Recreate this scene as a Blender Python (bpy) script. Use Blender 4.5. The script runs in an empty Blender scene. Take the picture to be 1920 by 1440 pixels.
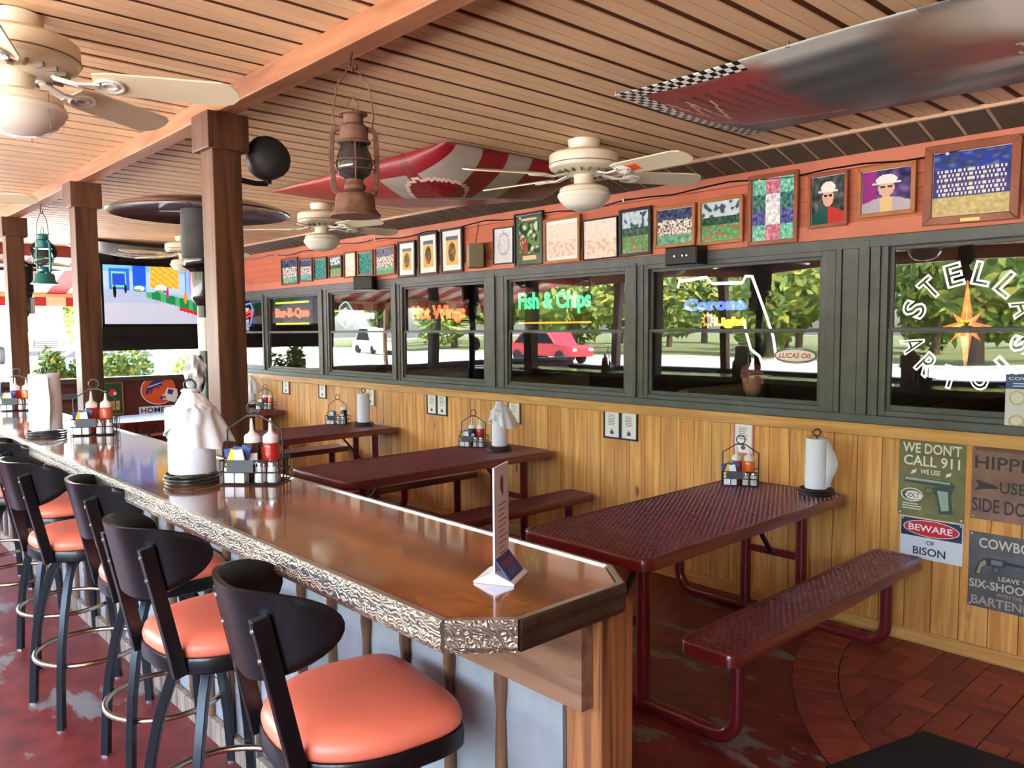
import bpy, bmesh, math, random
from mathutils import Vector, Matrix, Euler
random.seed(11)
S = bpy.context.scene
COL = S.collection
R = math.radians
PI = math.pi
# ---------------------------------------------------------------- camera
F, YAW, PIT, ROL, CAMZ = 1487.27, .824057, .0700303, -.00722105, 1.65
def _axes():
    cy, sy, cp, sp, cr, sr = math.cos(YAW), math.sin(YAW), math.cos(PIT), math.sin(PIT), math.cos(ROL), math.sin(ROL)
    f0 = Vector((-sy, cy, 0)); r0 = Vector((cy, sy, 0)); u0 = Vector((0, 0, 1))
    w = f0*cp - u0*sp; u1 = u0*cp + f0*sp
    return r0*cr + u1*sr, u1*cr - r0*sr, w
RX, UX, WX = _axes()
EYE = Vector((0, 0, CAMZ))
def at(px, py, axis, val):
    """photo pixel -> point where its ray meets the plane axis = val"""
    d = WX + RX*((px-960)/F) - UX*((py-720)/F)
    return EYE + d*((val-EYE[axis])/d[axis])
cam = bpy.data.cameras.new('camera'); cam.sensor_fit = 'HORIZONTAL'; cam.sensor_width = 36
cam.lens = F/1920*36; cam.clip_start = .05; cam.clip_end = 500
co = bpy.data.objects.new('camera', cam); COL.objects.link(co)
co.matrix_world = Matrix(((RX.x, UX.x, -WX.x, 0), (RX.y, UX.y, -WX.y, 0), (RX.z, UX.z, -WX.z, CAMZ), (0, 0, 0, 1)))
S.camera = co
# ---------------------------------------------------------------- light
wd = bpy.data.worlds.new('sky'); S.world = wd; wd.use_nodes = True
nt = wd.node_tree; nt.nodes.clear()
sk = nt.nodes.new('ShaderNodeTexSky'); sk.sky_type = 'NISHITA'; sk.sun_disc = False
sk.sun_elevation = R(52); sk.sun_rotation = R(80); sk.air_density = 1.0; sk.dust_density = 3.0; sk.ozone_density = 1.0
bgn = nt.nodes.new('ShaderNodeBackground'); bgn.inputs['Strength'].default_value = .85
won = nt.nodes.new('ShaderNodeOutputWorld')
nt.links.new(sk.outputs[0], bgn.inputs[0]); nt.links.new(bgn.outputs[0], won.inputs[0])
sun = bpy.data.lights.new('sun', 'SUN'); sun.energy = 5.0; sun.angle = R(.6); sun.color = (1, .95, .87)
so = bpy.data.objects.new('sun', sun); COL.objects.link(so)
so.rotation_euler = Vector((-.75, -.15, -1.0)).to_track_quat('-Z', 'Y').to_euler()   # shines from the building side, high
S.view_settings.view_transform = 'Standard'; S.view_settings.look = 'None'
S.view_settings.gamma = 1; S.view_settings.use_curve_mapping = False
S.view_settings.exposure = 3.1
S.cycles.max_bounces = 10; S.cycles.diffuse_bounces = 6; S.cycles.glossy_bounces = 5
S.cycles.transparent_max_bounces = 16; S.cycles.sample_clamp_indirect = 6
# ---------------------------------------------------------------- materials
MC = {}
def _new(name):
    m = bpy.data.materials.new(name); m.use_nodes = True
    n = m.node_tree.nodes; l = m.node_tree.links
    return m, n, l, n['Principled BSDF']
def lin(r, g, b):
    f = lambda c: c/12.92 if c <= .04045 else ((c+.055)/1.055)**2.4
    return (f(r/255), f(g/255), f(b/255), 1)
def paint(name, rgb, rough=.5, metal=0, coat=0, noise=0, nscale=20, bump=0, bscale=60, emit=0, spec=.5, rand=0):
    """flat colour with optional dirt noise and fine bump; rgb in sRGB 0-255"""
    if name in MC: return MC[name]
    m, n, l, b = _new(name); c = lin(*rgb)
    b.inputs['Base Color'].default_value = c; b.inputs['Roughness'].default_value = rough
    b.inputs['Metallic'].default_value = metal; b.inputs['Coat Weight'].default_value = coat
    b.inputs['Specular IOR Level'].default_value = spec
    if emit:
        b.inputs['Emission Color'].default_value = c; b.inputs['Emission Strength'].default_value = emit
    if noise or bump or rand:
        tc = n.new('ShaderNodeTexCoord')
    if noise:
        t = n.new('ShaderNodeTexNoise'); t.inputs['Scale'].default_value = nscale; t.inputs['Detail'].default_value = 5
        l.new(tc.outputs['Object'], t.inputs['Vector'])
        r = n.new('ShaderNodeValToRGB'); r.color_ramp.elements[0].position = .3; r.color_ramp.elements[1].position = .7
        r.color_ramp.elements[0].color = [x*(1-noise) for x in c[:3]]+[1]
        r.color_ramp.elements[1].color = [min(1, x*(1+noise*.6)) for x in c[:3]]+[1]
        l.new(t.outputs['Fac'], r.inputs['Fac']); l.new(r.outputs['Color'], b.inputs['Base Color'])
    if bump:
        t2 = n.new('ShaderNodeTexNoise'); t2.inputs['Scale'].default_value = bscale
        bp = n.new('ShaderNodeBump'); bp.inputs['Strength'].default_value = bump; bp.inputs['Distance'].default_value = .004
        l.new(tc.outputs['Object'], t2.inputs['Vector']); l.new(t2.outputs['Fac'], bp.inputs['Height']); l.new(bp.outputs[0], b.inputs['Normal'])
    MC[name] = m; return m
def wood(name, dark, light, stretch=(18, 18, 1.2), rough=.45, coat=0, knots=0, rand=.25, bump=.15, mid=None):
    """grained wood; stretch gives the noise scale along x, y, z (small = along the grain)"""
    if name in MC: return MC[name]
    m, n, l, b = _new(name)
    tc = n.new('ShaderNodeTexCoord'); oi = n.new('ShaderNodeObjectInfo')
    mul = n.new('ShaderNodeMath'); mul.operation = 'MULTIPLY'; mul.inputs[1].default_value = 37.0
    add = n.new('ShaderNodeVectorMath'); add.operation = 'ADD'
    l.new(oi.outputs['Random'], mul.inputs[0]); l.new(tc.outputs['Object'], add.inputs[0]); l.new(mul.outputs[0], add.inputs[1])
    mp = n.new('ShaderNodeMapping'); mp.inputs['Scale'].default_value = stretch; l.new(add.outputs[0], mp.inputs['Vector'])
    t = n.new('ShaderNodeTexNoise'); t.inputs['Scale'].default_value = 1.6; t.inputs['Detail'].default_value = 7; t.inputs['Distortion'].default_value = .8
    l.new(mp.outputs[0], t.inputs['Vector'])
    r = n.new('ShaderNodeValToRGB'); e = r.color_ramp.elements
    e[0].position = .32; e[1].position = .68; e[0].color = lin(*dark); e[1].color = lin(*light)
    l.new(t.outputs['Fac'], r.inputs['Fac']); src = r.outputs['Color']
    if knots:
        mp2 = n.new('ShaderNodeMapping'); mp2.inputs['Scale'].default_value = [5.5 if s > 3 else 2.4 for s in stretch]
        l.new(add.outputs[0], mp2.inputs['Vector'])
        v = n.new('ShaderNodeTexVoronoi'); v.inputs['Scale'].default_value = knots; l.new(mp2.outputs[0], v.inputs['Vector'])
        kr = n.new('ShaderNodeValToRGB'); kr.color_ramp.elements[0].position = .06; kr.color_ramp.elements[1].position = .13
        kr.color_ramp.elements[0].color = (.22, .10, .05, 1); kr.color_ramp.elements[1].color = (1, 1, 1, 1)
        l.new(v.outputs['Distance'], kr.inputs['Fac'])
        mx = n.new('ShaderNodeMix'); mx.data_type = 'RGBA'; mx.blend_type = 'MULTIPLY'; mx.inputs[0].default_value = .85
        l.new(src, mx.inputs[6]); l.new(kr.outputs['Color'], mx.inputs[7]); src = mx.outputs[2]
    hs = n.new('ShaderNodeHueSaturation')
    mr = n.new('ShaderNodeMapRange'); mr.inputs['To Min'].default_value = 1-rand; mr.inputs['To Max'].default_value = 1+rand*.6
    l.new(oi.outputs['Random'], mr.inputs['Value']); l.new(mr.outputs[0], hs.inputs['Value'])
    l.new(src, hs.inputs['Color']); l.new(hs.outputs[0], b.inputs['Base Color'])
    b.inputs['Roughness'].default_value = rough; b.inputs['Coat Weight'].default_value = coat; b.inputs['Coat Roughness'].default_value = .06
    if bump:
        bp = n.new('ShaderNodeBump'); bp.inputs['Strength'].default_value = bump; bp.inputs['Distance'].default_value = .003
        l.new(t.outputs['Fac'], bp.inputs['Height']); l.new(bp.outputs[0], b.inputs['Normal'])
    MC[name] = m; return m
def printed(name, rough=.5, emit=0, coat=0):
    """flat print: colour from the mesh colour attribute"""
    if name in MC: return MC[name]
    m, n, l, b = _new(name)
    a = n.new('ShaderNodeVertexColor'); a.layer_name = 'print'
    l.new(a.outputs['Color'], b.inputs['Base Color']); b.inputs['Roughness'].default_value = rough; b.inputs['Coat Weight'].default_value = coat
    if emit:
        l.new(a.outputs['Color'], b.inputs['Emission Color']); b.inputs['Emission Strength'].default_value = emit
        b.inputs['Base Color'].default_value = (0, 0, 0, 1)
    MC[name] = m; return m
def schlick(n, l, r0):
    """reflectance of a thin pane by Schlick's rule, the same from both sides"""
    lw = n.new('ShaderNodeLayerWeight'); lw.inputs['Blend'].default_value = .5
    pw = n.new('ShaderNodeMath'); pw.operation = 'POWER'; pw.inputs[1].default_value = 5
    ma = n.new('ShaderNodeMath'); ma.operation = 'MULTIPLY_ADD'; ma.inputs[1].default_value = 1-r0; ma.inputs[2].default_value = r0
    l.new(lw.outputs['Facing'], pw.inputs[0]); l.new(pw.outputs[0], ma.inputs[0]); return ma
def pane_glass(name, ior=1.5, tint=(1, 1, 1, 1)):
    if name in MC: return MC[name]
    m, n, l, b = _new(name); n.remove(b)
    fr = schlick(n, l, ior)
    tr = n.new('ShaderNodeBsdfTransparent'); tr.inputs['Color'].default_value = tint
    gl = n.new('ShaderNodeBsdfGlossy'); gl.inputs['Roughness'].default_value = .0
    tc = n.new('ShaderNodeTexCoord'); ns = n.new('ShaderNodeTexNoise'); ns.inputs['Scale'].default_value = 1.3; ns.inputs['Detail'].default_value = 0
    bp = n.new('ShaderNodeBump'); bp.inputs['Strength'].default_value = .25; bp.inputs['Distance'].default_value = .02
    l.new(tc.outputs['Object'], ns.inputs['Vector']); l.new(ns.outputs['Fac'], bp.inputs['Height']); l.new(bp.outputs[0], gl.inputs['Normal'])
    mx = n.new('ShaderNodeMixShader'); l.new(fr.outputs[0], mx.inputs[0]); l.new(tr.outputs[0], mx.inputs[1]); l.new(gl.outputs[0], mx.inputs[2])
    l.new(mx.outputs[0], n['Material Output'].inputs['Surface'])
    MC[name] = m; return m
# ---------------------------------------------------------------- mesh helpers
class MB:
    def __init__(s): s.v = []; s.f = []; s.m = []; s.c = None
    def add(s, vs, fs, m=0):
        o = len(s.v); s.v += [tuple(x) for x in vs]
        for f in fs: s.f.append(tuple(i+o for i in f)); s.m.append(m)
        return s
    def box(s, x0, x1, y0, y1, z0, z1, m=0, M=None):
        vs = [Vector((x, y, z)) for z in (z0, z1) for y in (y0, y1) for x in (x0, x1)]
        if M is not None: vs = [M @ v for v in vs]
        return s.add(vs, [(0, 2, 3, 1), (4, 5, 7, 6), (0, 1, 5, 4), (2, 6, 7, 3), (0, 4, 6, 2), (1, 3, 7, 5)], m)
    def sweep(s, pts, prof, closed=False, up=None, m=0, caps=True):
        """sweep profile [(a,b)..] (or list per point) along pts"""
        pts = [Vector(p) for p in pts]; n = len(pts); per = isinstance(prof[0], list); k = len(prof[0]) if per else len(prof)
        ring = []; prev = Vector(up) if up is not None else None
        for i, p in enumerate(pts):
            a = pts[(i-1) % n] if (closed or i > 0) else p; b = pts[(i+1) % n] if (closed or i < n-1) else p
            t = (b-a).normalized()
            if prev is None:
                prev = Vector((0, 0, 1)) if abs(t.z) < .9 else Vector((0, 1, 0))
            side = t.cross(prev)
            if side.length < 1e-5: side = t.orthogonal()
            side.normalize(); u = side.cross(t).normalized(); 
            if up is None: prev = u
            sc = 1.0
            if (closed or 0 < i < n-1):
                d1 = (p-a).normalized(); d2 = (b-p).normalized(); c = max(.4, math.sqrt(max(0, (1+d1.dot(d2))/2))); sc = 1/c
            pr = prof[i] if per else prof
            ring.append([p + side*(q[0]*sc) + u*q[1] for q in pr])
        vs = [v for r in ring for v in r]; fs = []
        for i in range(n if closed else n-1):
            j = (i+1) % n
            for q in range(k):
                w = (q+1) % k; fs.append((i*k+q, i*k+w, j*k+w, j*k+q))
        if caps and not closed: fs += [tuple(range(k))[::-1], tuple((n-1)*k+q for q in range(k))]
        return s.add(vs, fs, m)
    def tube(s, pts, r, n=8, closed=False, m=0, up=None):
        if isinstance(r, (list, tuple)):
            prof = [[(a*math.cos(2*PI*i/n), a*math.sin(2*PI*i/n)) for i in range(n)] for a in r]
        else: prof = [(r*math.cos(2*PI*i/n), r*math.sin(2*PI*i/n)) for i in range(n)]
        return s.sweep(pts, prof, closed, up, m)
    def bar(s, pts, w, h, closed=False, m=0, up=None):
        return s.sweep(pts, [(-w/2, -h/2), (w/2, -h/2), (w/2, h/2), (-w/2, h/2)], closed, up, m)
    def lathe(s, prof, n=24, o=(0, 0, 0), m=0, M=None, cap=True):
        o = Vector(o); vs = []; fs = []; k = len(prof)
        for i in range(n):
            a = 2*PI*i/n
            for r, z in prof:
                q = Vector((r*math.cos(a), r*math.sin(a), z)); vs.append(o + (M @ q if M is not None else q))
        for i in range(n):
            j = (i+1) % n
            for q in range(k-1): fs.append((i*k+q, j*k+q, j*k+q+1, i*k+q+1))
        if cap:
            if prof[0][0] > 1e-4: fs.append(tuple(i*k for i in range(n))[::-1])
            if prof[-1][0] > 1e-4: fs.append(tuple(i*k+k-1 for i in range(n)))
        return s.add(vs, fs, m)
    def rings(s, outline, steps, m=0, o=(0, 0, 0), cap=True):
        """outline: list of (x,y); steps: (scale, z)"""
        n = len(outline); vs = []; fs = []; ox, oy, oz = o
        for sc, z in steps: vs += [(ox+x*sc, oy+y*sc, oz+z) for x, y in outline]
        for j in range(len(steps)-1):
            for i in range(n):
                k = (i+1) % n; fs.append((j*n+i, j*n+k, (j+1)*n+k, (j+1)*n+i))
        if cap: fs += [tuple(range(n))[::-1], tuple((len(steps)-1)*n+i for i in range(n))]
        return s.add(vs, fs, m)
    def prism(s, poly, d0, d1, fn, m=0):
        """poly (a,b) extruded between depths d0,d1; fn(a,b,d)->xyz"""
        n = len(poly); vs = [fn(a, b, d0) for a, b in poly]+[fn(a, b, d1) for a, b in poly]
        fs = [tuple(range(n))[::-1], tuple(range(n, 2*n))]+[(i, (i+1) % n, n+(i+1) % n, n+i) for i in range(n)]
        return s.add(vs, fs, m)
    def grid(s, fn, nu, nv, m=0, cu=False, flip=False):
        vs = [fn(i/nu, j/nv) for j in range(nv+1) for i in range(nu if cu else nu+1)]; w = nu if cu else nu+1
        fs = []
        for j in range(nv):
            for i in range(nu):
                a, b = j*w+i, j*w+(i+1) % w; q = (a, b, b+w, a+w)
                fs.append(q[::-1] if flip else q)
        return s.add(vs, fs, m)
    def mesh(s, name, mats, smooth=None):
        me = bpy.data.meshes.new(name); me.from_pydata(s.v, [], s.f)
        for x in (mats if isinstance(mats, (list, tuple)) else [mats]): me.materials.append(x)
        me.polygons.foreach_set('material_index', s.m)
        if s.c is not None:
            ca = me.color_attributes.new('print', 'FLOAT_COLOR', 'CORNER'); buf = []
            for f, c in zip(s.f, s.c): buf += list(c)*len(f)
            ca.data.foreach_set('color', buf)
        bm = bmesh.new(); bm.from_mesh(me); bmesh.ops.recalc_face_normals(bm, faces=bm.faces); bm.to_mesh(me); bm.free()
        if smooth:
            me.polygons.foreach_set('use_smooth', [True]*len(me.polygons)); me.set_sharp_from_angle(angle=R(smooth))
        me.update(); return me
    def build(s, name, mats, parent=None, smooth=None, bevel=0, loc=(0, 0, 0), rot=(0, 0, 0), seg=2):
        o = bpy.data.objects.new(name, s.mesh(name, mats, smooth)); COL.objects.link(o)
        o.parent = parent; o.location = loc; o.rotation_euler = rot
        if bevel:
            b = o.modifiers.new('bevel', 'BEVEL'); b.width = bevel; b.segments = seg; b.limit_method = 'ANGLE'; b.angle_limit = R(40)
        return o
def tag(o, label=None, cat=None, group=None, kind=None):
    if label: o['label'] = label
    if cat: o['category'] = cat
    if group: o['group'] = group
    if kind: o['kind'] = kind
    return o
def thing(name, label, cat, loc=(0, 0, 0), rz=0, group=None):
    o = bpy.data.objects.new(name, None); COL.objects.link(o); o.empty_display_size = .05
    o.location = loc; o.rotation_euler = (0, 0, rz)
    return tag(o, label, cat, group)
KIDS = {}
def copy_tree(o, parent=None):
    c = o.copy(); COL.objects.link(c); c.parent = parent
    for ch in [x for x in bpy.data.objects if x.parent == o]: copy_tree(ch, c)
    return c
def clone(mesh, name, parent, loc, rot=(0, 0, 0), scale=None):
    o = bpy.data.objects.new(name, mesh); COL.objects.link(o); o.parent = parent; o.location = loc; o.rotation_euler = rot
    if scale: o.scale = scale
    return o
def struct(o): o['kind'] = 'structure'; return o
def text_mesh(body, size=1.0, bevel=0, outline=False, extrude=0, space=1.0, shear=0, fat=0):
    """(verts, faces, width, height) of a line of lettering, left-bottom at 0,0"""
    cu = bpy.data.curves.new('lettering', 'FONT'); cu.body = body; cu.size = size; cu.space_character = space; cu.shear = shear
    cu.resolution_u = 3; cu.extrude = extrude; cu.offset = fat
    if outline: cu.fill_mode = 'NONE'; cu.bevel_depth = bevel; cu.bevel_resolution = 1
    ob = bpy.data.objects.new('lettering', cu); COL.objects.link(ob)
    me = bpy.data.meshes.new_from_object(ob.evaluated_get(bpy.context.evaluated_depsgraph_get()))
    vs = [v.co.copy() for v in me.vertices]; fs = [tuple(p.vertices) for p in me.polygons]
    bpy.data.objects.remove(ob); bpy.data.curves.remove(cu); bpy.data.meshes.remove(me)
    if not vs: return [], [], 0, 0
    x0 = min(v.x for v in vs); y0 = min(v.y for v in vs)
    vs = [Vector((v.x-x0, v.y-y0, v.z)) for v in vs]
    return vs, fs, max(v.x for v in vs), max(v.y for v in vs)
def fit_text(body, w, h, **k):
    vs, fs, a, b = text_mesh(body, **k)
    return [Vector((v.x*w/a, v.y*h/b, v.z)) for v in vs], fs
class Art:
    """layered flat print on a panel: shapes in panel units (x right, y up), each layer a hair above the last"""
    def __init__(s): s.mb = MB(); s.mb.c = []; s.n = 0
    def _p(s, vs, fs, col):
        s.n += 1; d = .00025*s.n; s.mb.add([(x, y, d) for x, y in vs], fs, 0); s.mb.c += [lin(*col)]*len(fs)
    def rect(s, x, y, w, h, col): s._p([(x, y), (x+w, y), (x+w, y+h), (x, y+h)], [(0, 1, 2, 3)], col); return s
    def poly(s, pts, col): s._p(pts, [tuple(range(len(pts)))], col); return s
    def ell(s, x, y, a, b, col, n=28): return s.poly([(x+a*math.cos(2*PI*i/n), y+b*math.sin(2*PI*i/n)) for i in range(n)], col)
    def text(s, t, x, y, w, h, col, **k):
        k.setdefault('fat', .016); vs, fs = fit_text(t, w, h, **k); s._p([(v.x+x, v.y+y) for v in vs], fs, col); return s
    def lines(s, x, y, w, n, step, h, col):
        for i in range(n): s.rect(x, y-i*step, w*(.75+.25*random.random()), h, col)
        return s
    def build(s, name, parent, M, mat=None):
        s.mb.v = [tuple(M @ Vector(v)) for v in s.mb.v]
        me = s.mb.mesh(name, mat or printed('print_matte'))
        o = bpy.data.objects.new(name, me); COL.objects.link(o); o.parent = parent; return o
def field(mb, fn, col, nu, nv):
    """print as a grid of coloured cells; fn(u,v)->xyz, col(u,v)->srgb"""
    n0 = len(mb.f)
    if mb.c is None: mb.c = [(1, 1, 1, 1)]*n0
    mb.grid(fn, nu, nv)
    for j in range(nv):
        for i in range(nu): mb.c.append(lin(*[max(0, min(255, k)) for k in col((i+.5)/nu, (j+.5)/nv)]))
    return mb
def WALLM(x, z, y, d=0):      # panel on the window wall facing the patio (-Y)
    return Matrix(((1, 0, 0, x), (0, 0, -1, y), (0, 1, 0, z), (0, 0, 0, 1)))
def ENDM(y, z, x):            # panel on the far end facing +X
    return Matrix(((0, 0, 1, x), (1, 0, 0, y), (0, 1, 0, z), (0, 0, 0, 1)))
# ================================================================ SETTING
W = 4.264            # face of the window wall
XE = -10.35          # far end of the patio
XR = 2.2             # patio goes on to the right, out of view
YO = -2.5            # open side
YI_ = W+.12
ZC = 2.63            # underside of the ceiling boards
# ---- floor: painted concrete, worn to grey at the bar stools
def floor_mat():
    m, n, l, b = _new('painted_concrete')
    tc = n.new('ShaderNodeTexCoord')
    t = n.new('ShaderNodeTexNoise'); t.inputs['Scale'].default_value = 2.2; t.inputs['Detail'].default_value = 9; t.inputs['Roughness'].default_value = .65
    mp = n.new('ShaderNodeMapping'); mp.inputs['Scale'].default_value = (1, 2.2, 1)
    l.new(tc.outputs['Object'], mp.inputs[0]); l.new(mp.outputs[0], t.inputs['Vector'])
    r = n.new('ShaderNodeValToRGB'); r.color_ramp.elements[0].position = .565; r.color_ramp.elements[1].position = .61
    r.color_ramp.elements[0].color = (0, 0, 0, 1); r.color_ramp.elements[1].color = (1, 1, 1, 1)
    l.new(t.outputs['Fac'], r.inputs['Fac'])
    t2 = n.new('ShaderNodeTexNoise'); t2.inputs['Scale'].default_value = 9; t2.inputs['Detail'].default_value = 6
    l.new(tc.outputs['Object'], t2.inputs['Vector'])
    c = n.new('ShaderNodeValToRGB'); c.color_ramp.elements[0].color = lin(82, 22, 20); c.color_ramp.elements[1].color = lin(128, 44, 36)
    c.color_ramp.elements[0].position = .3; c.color_ramp.elements[1].position = .75
    l.new(t2.outputs['Fac'], c.inputs['Fac'])
    mx = n.new('ShaderNodeMix'); mx.data_type = 'RGBA'; l.new(r.outputs[0], mx.inputs[0]); l.new(c.outputs[0], mx.inputs[6]); mx.inputs[7].default_value = lin(120, 112, 106)
    l.new(mx.outputs[2], b.inputs['Base Color'])
    b.inputs['Roughness'].default_value = .42
    bp = n.new('ShaderNodeBump'); bp.inputs['Strength'].default_value = .25; bp.inputs['Distance'].default_value = .004
    l.new(t.outputs['Fac'], bp.inputs['Height']); l.new(bp.outputs[0], b.inputs['Normal'])
    return m
floor = struct(MB().box(XE-.2, XR, YO-.1, W+.1, -.12, 0).build('floor', floor_mat()))
# ---- brick paving by the door: basket weave inside a curved soldier course
brk = [paint('brick_a', (138, 58, 42), .55, noise=.3, nscale=14, bump=.3), paint('brick_b', (150, 66, 48), .55, noise=.3, nscale=14, bump=.3), paint('brick_c', (124, 52, 40), .55, noise=.3, nscale=14, bump=.3)]
grout = paint('paver_joint', (34, 16, 14), .9)
CXB, CYB, RI, RO = .048, 4.36, 1.845, 2.05
ob = [(RO*math.cos(R(a)), RO*math.sin(R(a))) for a in range(183, 296, 4)]
mb = MB(); mb.prism([(CXB+x, min(W-.005, CYB+y)) for x, y in ob]+[(XR-.05, CYB-RO+.15), (XR-.05, W-.005)], .0, .004, lambda a, b, d: (a, b, d))
bed = mb.build('paving_bed', grout, floor)
def brickmesh(w, h, m):
    return MB().box(-w/2, w/2, -h/2, h/2, 0, .006).mesh('brick', m)
bh = [brickmesh(.2, .0965, m) for m in brk]; bv = [brickmesh(.0965, .2, m) for m in brk]
pb = .205; nb = 0
for i in range(-4, 12):
    for j in range(-14, 1):
        x = -1.583+pb*(i+.5); y = W-.02+pb*(j+.5)
        for k in (-.25, .25):
            if (i+j) % 2: c, me, hw, hh = (x, y+k*pb), bh, .1, .048
            else: c, me, hw, hh = (x+k*pb, y), bv, .048, .1
            far = max(math.hypot(c[0]+a-CXB, c[1]+b-CYB) for a in (-hw, hw) for b in (-hh, hh))
            near = min(math.hypot(c[0]+a-CXB, c[1]+b-CYB) for a in (-hw, hw) for b in (-hh, hh))
            if c[0]+hw > -.32 or c[1] < 2.3: continue
            if far < RI-.004 and c[1]+hh < W-.003: clone(random.choice(me), 'brick', floor, (c[0], c[1], .003)); nb += 1
            elif near < RI-.015 and c[1]+hh < W-.003:      # cut brick along the curve
                poly = [(c[0]+a, c[1]+b) for a, b in ((-hw, -hh), (hw, -hh), (hw, hh), (-hw, hh))]; th = math.atan2(c[1]-CYB, c[0]-CXB)
                for q in range(-5, 6):
                    nx_, ny_ = math.cos(th+R(2)*q), math.sin(th+R(2)*q); g_ = [(px-CXB)*nx_+(py-CYB)*ny_-(RI-.004) for px, py in poly]; out = []
                    for e in range(len(poly)):
                        p0, p1, g0, g1 = poly[e], poly[(e+1) % len(poly)], g_[e], g_[(e+1) % len(poly)]
                        if g0 <= 0: out.append(p0)
                        if (g0 <= 0) != (g1 <= 0): w_ = g0/(g0-g1); out.append((p0[0]+(p1[0]-p0[0])*w_, p0[1]+(p1[1]-p0[1])*w_))
                    poly = out
                if len(poly) < 3: continue
                MB().prism(poly, .003, .009, lambda a, b, d: (a, b, d)).build('brick', random.choice(brk), floor); nb += 1
n = int(2*PI*RI/.108); da = 2*PI/n
for k in range(n):
    a0 = PI+.06+k*da
    if a0 > R(292): break
    g = .004/RI; pts = []
    for r_, a in ((RI+.003, a0+g), (RO-.003, a0+g), (RO-.003, a0+da-g), (RI+.003, a0+da-g)):
        pts.append((CXB+r_*math.cos(a), min(W-.006, CYB+r_*math.sin(a))))
    MB().prism(pts, .003, .009, lambda a, b, d: (a, b, d)).build('brick', random.choice(brk), floor)
# ---- ceiling: boards in pairs with a dark groove after each pair
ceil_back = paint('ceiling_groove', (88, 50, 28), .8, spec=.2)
ceilw = wood('ceiling_board_wood', (226, 186, 142), (234, 198, 156), (14, 1.0, 14), .55, rand=.07, bump=.08)
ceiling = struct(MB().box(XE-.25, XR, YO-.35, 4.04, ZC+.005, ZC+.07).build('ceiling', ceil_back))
bme = MB().box(-.0283, .0283, YO-.3, 4.03, 0, .0052).mesh('ceiling_board', ceilw)
x = -2.549+.1475*28
while x > XE-.2:
    for dx in (.0735-.0300, .0735+.0300):
        if x+dx-.03 > XE-.24 and x+dx+.03 < XR: clone(bme, 'ceiling_board', ceiling, (x+dx, 0, ZC))
    x -= .1475
struct(MB().box(XE-.3, XR+.1, YO-.45, YI_+4.8, 2.775, 2.86).build('light_seal_roof', paint('roof_grey', (120, 116, 110), .8)))  # unseen slab added over everything to stop sky light leaking in
struct(MB().box(XE, XR, 4.015, 4.04, ZC-.014, ZC+.07).build('trim_1', paint('cream_trim', (214, 178, 146), .5, noise=.1)))
# soffit between ceiling and wall: dark boards with pale joints
sof = struct(MB().add([(XE, 4.04, ZC-.0005), (XR, 4.04, ZC-.0005), (XR, W+.01, 2.5665), (XE, W+.01, 2.5665), (XE, 4.04, ZC+.03), (XR, 4.04, ZC+.03), (XR, W+.05, 2.60), (XE, W+.05, 2.60)],
    [(0, 1, 2, 3), (4, 7, 6, 5), (0, 3, 7, 4), (1, 5, 6, 2), (0, 4, 5, 1), (3, 2, 6, 7)]).build('trim_2', paint('soffit_joint', (190, 164, 134), .6)))
sm = MB().add([(-.064, 4.042, ZC-.004), (.064, 4.042, ZC-.004), (.064, W-.001, 2.563), (-.064, W-.001, 2.563), (-.064, 4.042, ZC+.006), (.064, 4.042, ZC+.006), (.064, W, 2.573), (-.064, W, 2.573)],
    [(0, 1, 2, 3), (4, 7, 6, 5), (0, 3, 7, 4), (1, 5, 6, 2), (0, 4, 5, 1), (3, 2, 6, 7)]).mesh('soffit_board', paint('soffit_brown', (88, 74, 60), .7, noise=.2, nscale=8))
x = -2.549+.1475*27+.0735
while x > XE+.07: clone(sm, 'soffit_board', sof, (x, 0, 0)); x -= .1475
# ---- window wall: wainscot below, grey windows, red siding above
red = paint('red_siding', (200, 114, 84), .5, noise=.12, nscale=5)
grey = paint('grey_trim', (88, 91, 90), .5, noise=.22, nscale=9, bump=.15)
grey2 = paint('grey_sash', (74, 77, 77), .45, noise=.2, nscale=12)
wall = struct(MB().box(XE, XR, W+.03, W+.10, 0, 1.14).box(XE, XR, W+.03, W+.10, 2.115, 2.66).build('wall_back', paint('wall_core', (60, 42, 30), .9)))
plw = wood('knotty_pine', (194, 126, 56), (234, 178, 100), (20, 20, 1.1), .38, coat=.15, knots=1.0, rand=.14, bump=.12)
pm = MB().box(-.0635, .0635, 0, .018, .0, 1.06).mesh('wall_plank', plw)
x = -1.73-.0655+.131*25
while x > XE+.05:
    if x < XR-.07: clone(pm, 'wall_plank', wall, (x, W+.011, .01))
    x -= .131
struct(MB().box(XE, XR, W-.003, W+.012, 0, .072).build('baseboard_back', wood('pine_rail', (186, 128, 62), (222, 172, 98), (1.2, 20, 20), .4, coat=.1, rand=0), bevel=.003))
railo = struct(MB().box(XE, XR, W-.012, W+.03, 1.062, 1.128).build('trim_3', MC['pine_rail'], bevel=.004))
# red part
tt = MB().box(XE, XR, W-.004, W+.03, 2.49, 2.562).build('trim_board', red, wall, bevel=.003)
MB().box(XE, XR, W-.006, W+.03, 2.122, 2.205).build('trim_board', red, wall, bevel=.003)
for k in range(4):
    z = 2.205+k*.0715
    MB().add([(XE, W+.004, z), (XR, W+.004, z), (XR, W+.02, z+.075), (XE, W+.02, z+.075), (XE, W+.03, z), (XR, W+.03, z), (XR, W+.03, z+.075), (XE, W+.03, z+.075)],
        [(0, 1, 2, 3), (4, 7, 6, 5), (0, 4, 5, 1), (3, 2, 6, 7), (0, 3, 7, 4), (1, 5, 6, 2)]).build('siding_board', red, wall)
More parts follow.
